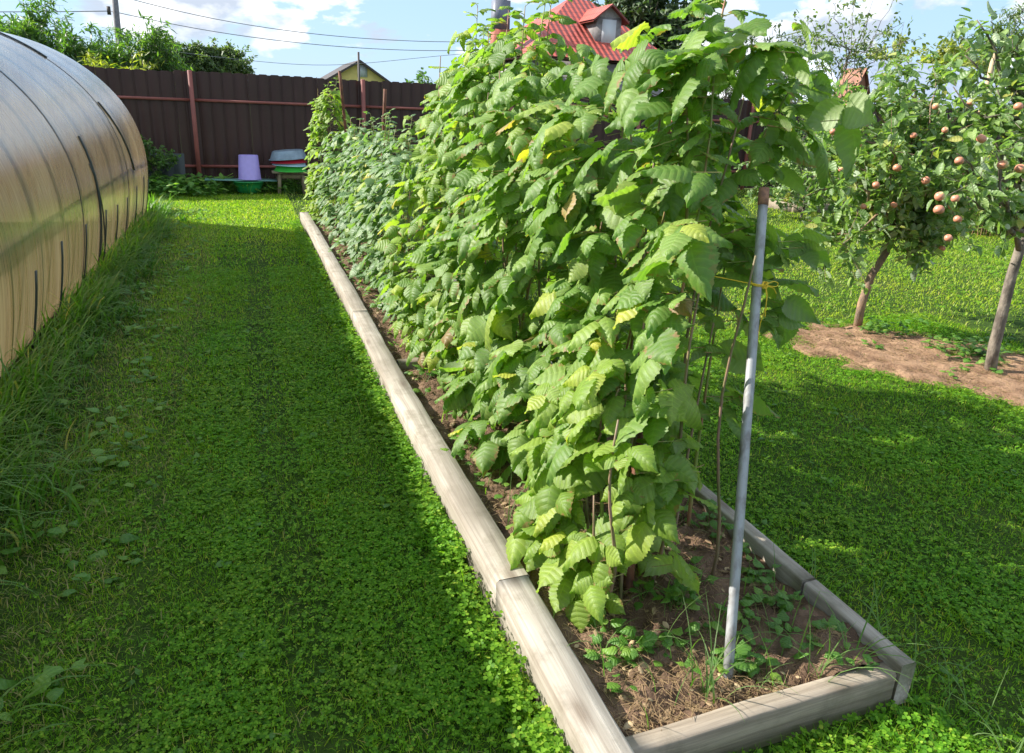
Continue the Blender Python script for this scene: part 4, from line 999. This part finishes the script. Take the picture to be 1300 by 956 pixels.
# trees beyond the fence, left
GT = 'rowan trees beyond the left fence'
def far_tree(u, v, y, w, label, mat='tree_a', size=.13, leafset=(11, .32, 16), nl=28, name='rowan_tree', group=GT, tm=LANCE, rad=.07, zf=.35, d=None, cat='tree', **kw):
    top = at(u, v, y); return bushy(name, (top[0], y, 0), w, top[2], d or w, nl, leafset, size, tm, M[mat], label, cat, group=group, z0=top[2] * zf, rad=rad, ztrunk=.19, **kw)
far_tree(22, 12, 17.5, 2.0, 'leftmost rowan tree above the greenhouse roof', size=.14, leafset=(15, .34, 24))
far_tree(75, 24, 17.0, 1.9, 'rowan tree between the leftmost one and the utility pole', size=.14, leafset=(15, .34, 24))
far_tree(118, 44, 16.5, 1.5, 'short rowan tree just left of the utility pole', size=.13, leafset=(15, .32, 24))
far_tree(183, 36, 16.2, 1.5, 'bright rowan tree just right of the utility pole', size=.13, leafset=(15, .32, 24))
far_tree(150, 66, 15.5, 1.4, 'low yellowish rowan sapling at the foot of the utility pole', 'tree_c', size=.13, leafset=(13, .3, 20), nl=18)
GB = 'birches far behind the fence'
for (u, v, w, lab) in ((215, 57, 5.0, 'far birch nearest to the bright rowan tree'), (240, 60, 4.6, 'far birch in the middle of the distant group'), (262, 61, 4.6, 'far birch second from the right end of the distant group'), (283, 64, 4.2, 'far birch at the right end of the distant group')):
    far_tree(u, v, 62, w, lab, 'tree_d', .26, (16, .8, 30), 40, 'birch_tree', GB, LEAF_LO, .14, .1)
# vine-like greenery over the fence, centre
far_tree(625, 84, 15.0, 1.2, 'light green bush looking over the fence left of the tall shoot', 'tree_c', .13, (8, .2, 10), 16, 'garden_bush', None, LEAF_LO, .02, .5, .8, 'bush')
far_tree(545, 88, 14.8, 1.0, 'small green bush peeking over the brown fence', 'tree_a', .11, (8, .2, 9), 14, 'garden_bush', None, LEAF_LO, .02, .5, .8, 'bush')
# dark big tree behind the red roof, right-hand trees
far_tree(815, -60, 34, 7.0, 'big dark tree behind the red roofed house', 'tree_b', .30, (14, .8, 24), 46, 'linden_tree', None, LEAF_LO, .2, .2)
far_tree(1000, 45, 16.5, 2.8, 'feathery dark shrub beyond the fence behind the raspberries', 'tree_b', .13, (9, .35, 14), 26, 'wild_shrub', None, LANCE, .03, .25)
far_tree(935, 45, 17, 2.0, 'dark slender shrub beyond the fence, partly behind the nearest raspberry', 'tree_b', .13, (9, .35, 14), 20, 'wild_shrub', None, LANCE, .03, .25)
far_tree(1095, -25, 12.6, 2.6, 'airy young tree with sparse small leaves rising above the apple tree', 'tree_d', .085, (6, .38, 7), 26, 'young_tree', None, APPLE_L, .03, .45, leaf_spread=2)
far_tree(1040, 70, 13.0, 1.8, 'thin leggy shrub with reddish twigs by the fence', 'tree_d', .08, (6, .3, 7), 18, 'leggy_shrub', None, APPLE_L, .02, .5)
far_tree(1168, 50, 32, 6.5, 'pale yellow green tree behind the grey roof', 'tree_c', .28, (12, .7, 18), 34, 'willow_tree', None, LEAF_LO, .15, .3)
far_tree(1282, 22, 36, 9.0, 'tall grey green weeping willow at the right edge of the photo', 'tree_d', .34, (16, 1.2, 26), 50, 'willow_tree', None, LANCE, .25, .15)
far_tree(1235, 60, 34, 5.5, 'smaller willow left of the tall weeping one', 'tree_d', .30, (12, .9, 20), 34, 'willow_tree', None, LANCE, .2, .15)

# ------------------------------------------------------------------ buildings beyond
def tile_mat():
    m, nt, out = new_mat('red_metal_tile'); n = N(nt)
    tc = n('ShaderNodeTexCoord'); sp = n('ShaderNodeSeparateXYZ', {0: tc.outputs['UV']})
    a = n.math('SINE', n.math('MULTIPLY', sp.outputs[0], 6.283 / .22)); b = n.math('FRACT', n.math('MULTIPLY', sp.outputs[1], 1 / .35))
    h = n.math('ADD', n.math('MULTIPLY', a, .4), b)
    c = n.mix(n.ramp(b, [(.0, 1), (.16, 0)]), (.50, .10, .07), (.20, .04, .03))
    p = n('ShaderNodeBsdfPrincipled', {'Base Color': c, 'Roughness': .4})
    nt.links.new(n('ShaderNodeBump', {'Strength': 1, 'Distance': .06, 'Height': h}).outputs[0], p.inputs['Normal']); nt.links.new(p.outputs[0], out.inputs[0]); return m
M['tile'] = tile_mat()
M['brickred'] = simple('red_chimney_brick', (.42, .12, .08), .8, noise=(12, (.30, .09, .06), .4, .6), bump=(20, .5, .01))
M['greymetal'] = simple('grey_flashing', (.17, .18, .22), .5, .2)
M['greyblue'] = simple('blue_grey_roofing', (.42, .48, .58), .5, .0, noise=(3, (.30, .35, .44), .4, .7), bump=(6, .3, .02))
M['white'] = simple('white_trim', (.62, .63, .64), .6)
M['glass'] = simple('window_glass', (.12, .16, .20), .08, spec=.9)
M['greywall'] = simple('grey_board_wall', (.30, .28, .27), .7, noise=(6, (.22, .2, .19), .4, .6))
M['yellow'] = simple('yellow_siding', (.80, .62, .20), .7, noise=(3, (.72, .56, .18), .4, .7))
M['darktrim'] = simple('dark_trim', (.06, .045, .04), .6)
M['concrete'] = simple('concrete_pole', (.20, .19, .20), .85, noise=(10, (.13, .12, .13), .4, .7))
M['brownroof'] = simple('rusty_roof', (.30, .13, .07), .7, noise=(4, (.2, .08, .05), .4, .6))
def poly(mb_, pts, uv=None): mb_.add(pts, [[0, 1, 2, 3]] if len(pts) == 4 else None, [[0, 1, 2]] if len(pts) == 3 else None, uv)
# red roofed house: a hipped roof seen over the raspberries
HY = 24.0
a0 = at(596, 64, HY); a1 = at(862, 66, HY); rg0 = at(722, -2, HY + 3.5); rg1 = at(748, -2, HY + 3.5)
ze = min(a0[2], 3.5); zr = rg0[2]
x0, x1 = at(592, 64, HY + 7)[0], a1[0] + .1; xr0, xr1 = rg0[0], rg1[0]
t = empty('red_roofed_house', ((x0 + x1) / 2, HY + 3.5, 0), 'house with red tiled hip roof, dormer and grey chimney beyond the fence', 'house')
m_ = MB(); m_.box(((x0 + x1) / 2, HY + 3.5, ze / 2 - .05), (x1 - x0 - .8, 6.2, ze - .1)); m_.build('wall', M['greywall'], t, smooth=False)
m_ = MB(); e0 = np.array([x0, HY, ze]); e1 = np.array([x1, HY, ze]); e2 = np.array([x1, HY + 7, ze]); e3 = np.array([x0, HY + 7, ze]); r0 = np.array([xr0, HY + 3.5, zr]); r1 = np.array([xr1, HY + 3.5, zr])
sl = math.hypot(3.5, zr - ze)
poly(m_, [e0, e1, r1, r0], [[x0, 0], [x1, 0], [xr1, sl], [xr0, sl]]); poly(m_, [e2, e3, r0, r1], [[x1, 0], [x0, 0], [xr0, sl], [xr1, sl]])
poly(m_, [e1, e2, r1], [[0, 0], [7, 0], [3.5, 3]]); poly(m_, [e3, e0, r0], [[0, 0], [7, 0], [3.5, 3]]); poly(m_, [e0 - (0, 0, .05), e3 - (0, 0, .05), e2 - (0, 0, .05), e1 - (0, 0, .05)])
rf = m_.build('roof', M['tile'], t, smooth=False)
ch = at(636, 40, HY + 2.0); ct = at(636, 2, HY + 2.0)
m_ = MB(); m_.box((ch[0], HY + 2.0, (3.4 + ch[2] + .05) / 2), (.62, .5, ch[2] + .05 - 3.4)); c_ = m_.build('chimney', M['brickred'], t, smooth=False)
m_ = MB(); m_.box((ct[0], HY + 2.0, (ch[2] + ct[2]) / 2 + .03), (.56, .46, ct[2] - ch[2])); m_.build('chimney_casing', M['greymetal'], t, smooth=False)
for dx in (-.16, .0, .16):
    m_ = MB(); m_.tube([(ct[0] + dx, HY + 2.0, ct[2]), (ct[0] + dx, HY + 2.0, ct[2] + .42)], .06, 10); m_.build('flue', M['greymetal'], t)
# dormer
dc = at(772, 45, HY + 1.0); dz0 = at(772, 64, HY + 1.0)[2]; dz1 = at(772, 22, HY + 1.0)[2]; dzp = at(772, 5, HY + 1.0)[2]; dw = 1.0
m_ = MB(); m_.box((dc[0], HY + 2.2, (dz0 + dz1) / 2), (dw, 2.4, dz1 - dz0)); poly(m_, [(dc[0] - dw / 2, HY + 1.0, dz1), (dc[0] + dw / 2, HY + 1.0, dz1), (dc[0], HY + 1.0, dzp - .06)]); d_ = m_.build('dormer', M['greywall'], t, smooth=False)
m_ = MB(); o_ = .22
for s_ in (-1, 1):
    A = np.array([dc[0] + s_ * (dw / 2 + o_), HY + .8, dz1 - .12]); B = np.array([dc[0], HY + .8, dzp]); q = [A, B, B + (0, 2.8, 0), A + (0, 2.8, 0)]
    poly(m_, q, [[0, 0], [0, .8], [2.8, .8], [2.8, 0]]); poly(m_, [p - np.array([0, 0, .07]) for p in q]); poly(m_, [A, B, B - (0, 0, .07), A - (0, 0, .07)])
m_.build('dormer_roof', M['tile'], t, smooth=False)
m_ = MB(); m_.box((dc[0], HY + .985, (dz0 + dz1) / 2), (.56, .05, (dz1 - dz0) * .86)); wf_ = m_.build('window', M['white'], t, smooth=False)
for dx in (-.125, .125):
    m_ = MB(); m_.box((dc[0] + dx, HY + .975, (dz0 + dz1) / 2), (.20, .05, (dz1 - dz0) * .74)); o_ = m_.build('pane', M['glass'], wf_, smooth=False)
# yellow gabled house
YY = 60.0; g0 = at(408, 99, YY); g1 = at(500, 99, YY); gp = at(456, 76, YY)
t = empty('yellow_house', (gp[0], YY + 4, 0), 'distant yellow house gable with small window above the fence', 'house')
zc = g0[2] - .1
m_ = MB(); m_.box((gp[0], YY + 4, zc / 2), (g1[0] - g0[0] - .6, 8, zc)); poly(m_, [(g0[0] + .3, YY, zc), (g1[0] - .3, YY, zc), (gp[0], YY, gp[2] - .15)]); m_.build('wall', M['yellow'], t, smooth=False)
m_ = MB()
for A in (g0, g1):
    A = np.array([A[0], YY - .5, zc - .15]); B = np.array([gp[0], YY - .5, gp[2]]); q = [A, B, B + (0, 9, 0), A + (0, 9, 0)]
    poly(m_, q); poly(m_, [p - np.array([0, 0, .18]) for p in q]); poly(m_, [A, B, B - (0, 0, .18), A - (0, 0, .18)])
m_.build('roof', M['darktrim'], t, smooth=False)
w_ = at(460, 90, YY); m_ = MB(); m_.box((w_[0], YY - .02, w_[2]), (.75, .08, .9)); ff = m_.build('window', M['white'], t, smooth=False)
m_ = MB(); m_.box((w_[0], YY - .04, w_[2]), (.58, .08, .72)); m_.build('pane', M['glass'], ff, smooth=False)
mp = at(455, 66, 50); m_ = MB(); m_.tube([(mp[0], 50, 0), (mp[0], 50, mp[2])], .07, 8)
tag(m_.build('mast', M['darktrim']), 'thin dark mast in front of the yellow gable', 'mast')
# low blue-grey roof on the right and a rusty gable next to it
SYd = 21.0; s0_ = at(1112, 128, SYd); s1_ = at(1300, 135, SYd); z1_ = at(1170, 80, SYd + 3.2)[2]
t = empty('grey_roofed_shed', ((s0_[0] + s1_[0]) / 2, SYd + 2, 0), 'long low building with blue grey roof beyond the fence at right', 'shed')
xe0, xe1 = at(1085, 100, SYd)[0], at(1330, 100, SYd)[0]
m_ = MB(); m_.box(((xe0 + xe1) / 2, SYd + 3.2, 1.05), (xe1 - xe0 - .4, 5.8, 2.1)); m_.build('wall', M['greywall'], t, smooth=False)
m_ = MB(); A = [(xe0, SYd, 2.2), (xe1, SYd, 2.2), (xe1 - .2, SYd + 3.2, z1_), (xe0 + 1.3, SYd + 3.2, z1_)]; poly(m_, A); poly(m_, [(xe1, SYd + 6.4, 2.2), (xe0, SYd + 6.4, 2.2), (xe0 + 1.3, SYd + 3.2, z1_), (xe1 - .2, SYd + 3.2, z1_)])
poly(m_, [(xe0, SYd, 2.2), (xe0 + 1.3, SYd + 3.2, z1_), (xe0, SYd + 6.4, 2.2)]); m_.build('roof', M['greyblue'], t, smooth=False)
ga = at(1101, 86, 19.0); t = empty('rusty_roofed_hut', (ga[0], 20, 0), 'small hut with rusty brown gable roof left of the blue grey roof', 'hut')
m_ = MB(); m_.box((ga[0], 19.45, .95), (.9, .7, 1.9)); poly(m_, [(ga[0] - .45, 19.1, 1.9), (ga[0] + .45, 19.1, 1.9), (ga[0], 19.1, ga[2] - .05)]); m_.build('wall', M['brownroof'], t, smooth=False)
m_ = MB()
for s_ in (-1, 1): poly(m_, [(ga[0] + s_ * .6, 19.0, 1.85), (ga[0], 19.0, ga[2]), (ga[0], 19.9, ga[2]), (ga[0] + s_ * .6, 19.9, 1.85)])
m_.build('roof', M['brownroof'], t, smooth=False)
M['postwood'] = simple('pale_post', (.45, .33, .2), .8); M['postwhite'] = simple('pale_grey_post', (.55, .58, .62), .6)
for (u, v, mm, lab) in ((1263, 68, 'postwood', 'brown wooden post behind the right apple tree'), (1287, 74, 'postwhite', 'pale grey post behind the right apple tree')):
    q = at(u, v, 14.2); m_ = MB(); m_.box((q[0], 14.2, q[2] / 2), (.09, .09, q[2]), bev=.006); tag(m_.build('post', M[mm], smooth=False), lab, 'post', 'posts behind the right apple tree')
# utility pole and wires
pt = at(139, -40, 40); pb = at(141, 0, 40)
t = empty('utility_pole', (pb[0], 40, 0), 'grey concrete utility pole above the rowan trees at left', 'pole')
m_ = MB(); m_.tube([(pb[0], 40, 0), (pt[0] + .1, 40, pt[2])], [.17, .12], 8); m_.build('shaft', M['concrete'], t)
m_ = MB(); m_.box((pb[0] - .12, 39.8, at(139, 14, 40)[2]), (.14, .14, .35)); m_.build('bracket', M['darktrim'], t, smooth=False)
M['wire'] = simple('wire', (.16, .17, .19), .6)
def wire(p, label, r=.017):
    P = np.array([at(*q) for q in p]); tt = np.linspace(0, len(P) - 1, 30); Q = np.stack([np.interp(tt, range(len(P)), P[:, i]) for i in range(3)], 1)
    for _ in range(12): Q[1:-1] = (Q[:-2] + 2 * Q[1:-1] + Q[2:]) / 4
    m_ = MB(); m_.tube(Q, r, 5); tag(m_.build('power_line', M['wire']), label, 'power line', 'overhead power lines')
wire([(140, -8, 40), (260, 24, 40), (400, 45, 40), (520, 53, 40), (640, 55, 40), (900, 30, 40)], 'uppermost power line running right from the utility pole')
wire([(140, 14, 40), (260, 40, 40), (400, 58, 40), (520, 65, 40), (640, 65, 40), (900, 40, 40)], 'middle power line crossing just above the yellow gable')
wire([(-60, 16, 40), (0, 15, 40), (70, 15, 40), (140, 14, 40)], 'power line running left from the utility pole', .02)
wire([(140, 55, 40), (300, 76, 40), (420, 86, 40), (560, 70, 40), (700, 60, 40)], 'lowest thin power line close above the fence top', .012)

# ------------------------------------------------------------------ light
w = bpy.data.worlds.new('World'); sc.world = w; w.use_nodes = True; nt = w.node_tree; nt.nodes.clear(); n = N(nt)
el = math.asin(SUN[2]); azs = math.atan2(SUN[0], SUN[1])
sky = n('ShaderNodeTexSky', sky_type='NISHITA'); sky.sun_disc = False; sky.sun_elevation = el; sky.sun_rotation = azs; sky.air_density = 1.0; sky.dust_density = .6; sky.ozone_density = 1.6
tc = n('ShaderNodeTexCoord'); mp_ = n('ShaderNodeMapping', {'Vector': tc.outputs['Generated'], 'Scale': (1, 1, 2.1), 'Location': (3.4, 1.9, .35)})
no = n('ShaderNodeTexNoise', {'Vector': mp_.outputs[0], 'Scale': 5.4, 'Detail': 9, 'Roughness': .56, 'Distortion': .15})
no2 = n('ShaderNodeTexNoise', {'Vector': mp_.outputs[0], 'Scale': 9.0, 'Detail': 5, 'Roughness': .55})
mask = n.ramp(no.outputs['Fac'], [(.49, 0), (.53, .8), (.58, 1)])
cc = n.mix(n.ramp(no2.outputs['Fac'], [(.40, 0), (.54, 1)]), (5.0, 5.7, 6.8), (10.5, 10.6, 10.8))
skc = n.mix(.7, sky.outputs[0], (4.6, 6.9, 9.8))
colr = n.mix(mask, skc, cc)
bg = n('ShaderNodeBackground', {'Color': colr, 'Strength': .064}); wo = n('ShaderNodeOutputWorld'); nt.links.new(bg.outputs[0], wo.inputs[0])
sl_ = bpy.data.lights.new('sun', 'SUN'); sl_.energy = 5.0; sl_.angle = R_(.5); sl_.color = (1.0, .95, .86)
so = bpy.data.objects.new('sun', sl_); COL.objects.link(so)
from mathutils import Vector
so.rotation_euler = Vector(SUN.tolist()).to_track_quat('Z', 'Y').to_euler(); so.location = (-20, 15, 20)

sc.view_settings.view_transform = 'Standard'; sc.view_settings.look = 'None'; sc.view_settings.gamma = 1; sc.view_settings.exposure = 1.1; sc.view_settings.use_curve_mapping = False
sc.render.engine = 'CYCLES'
cy = sc.cycles; cy.use_denoising = True; cy.max_bounces = 7; cy.diffuse_bounces = 4; cy.transparent_max_bounces = 10; cy.glossy_bounces = 2; cy.transmission_bounces = 5
cy.use_adaptive_sampling = True; cy.adaptive_threshold = .015; cy.sample_clamp_indirect = 6; cy.caustics_reflective = False; cy.caustics_refractive = False
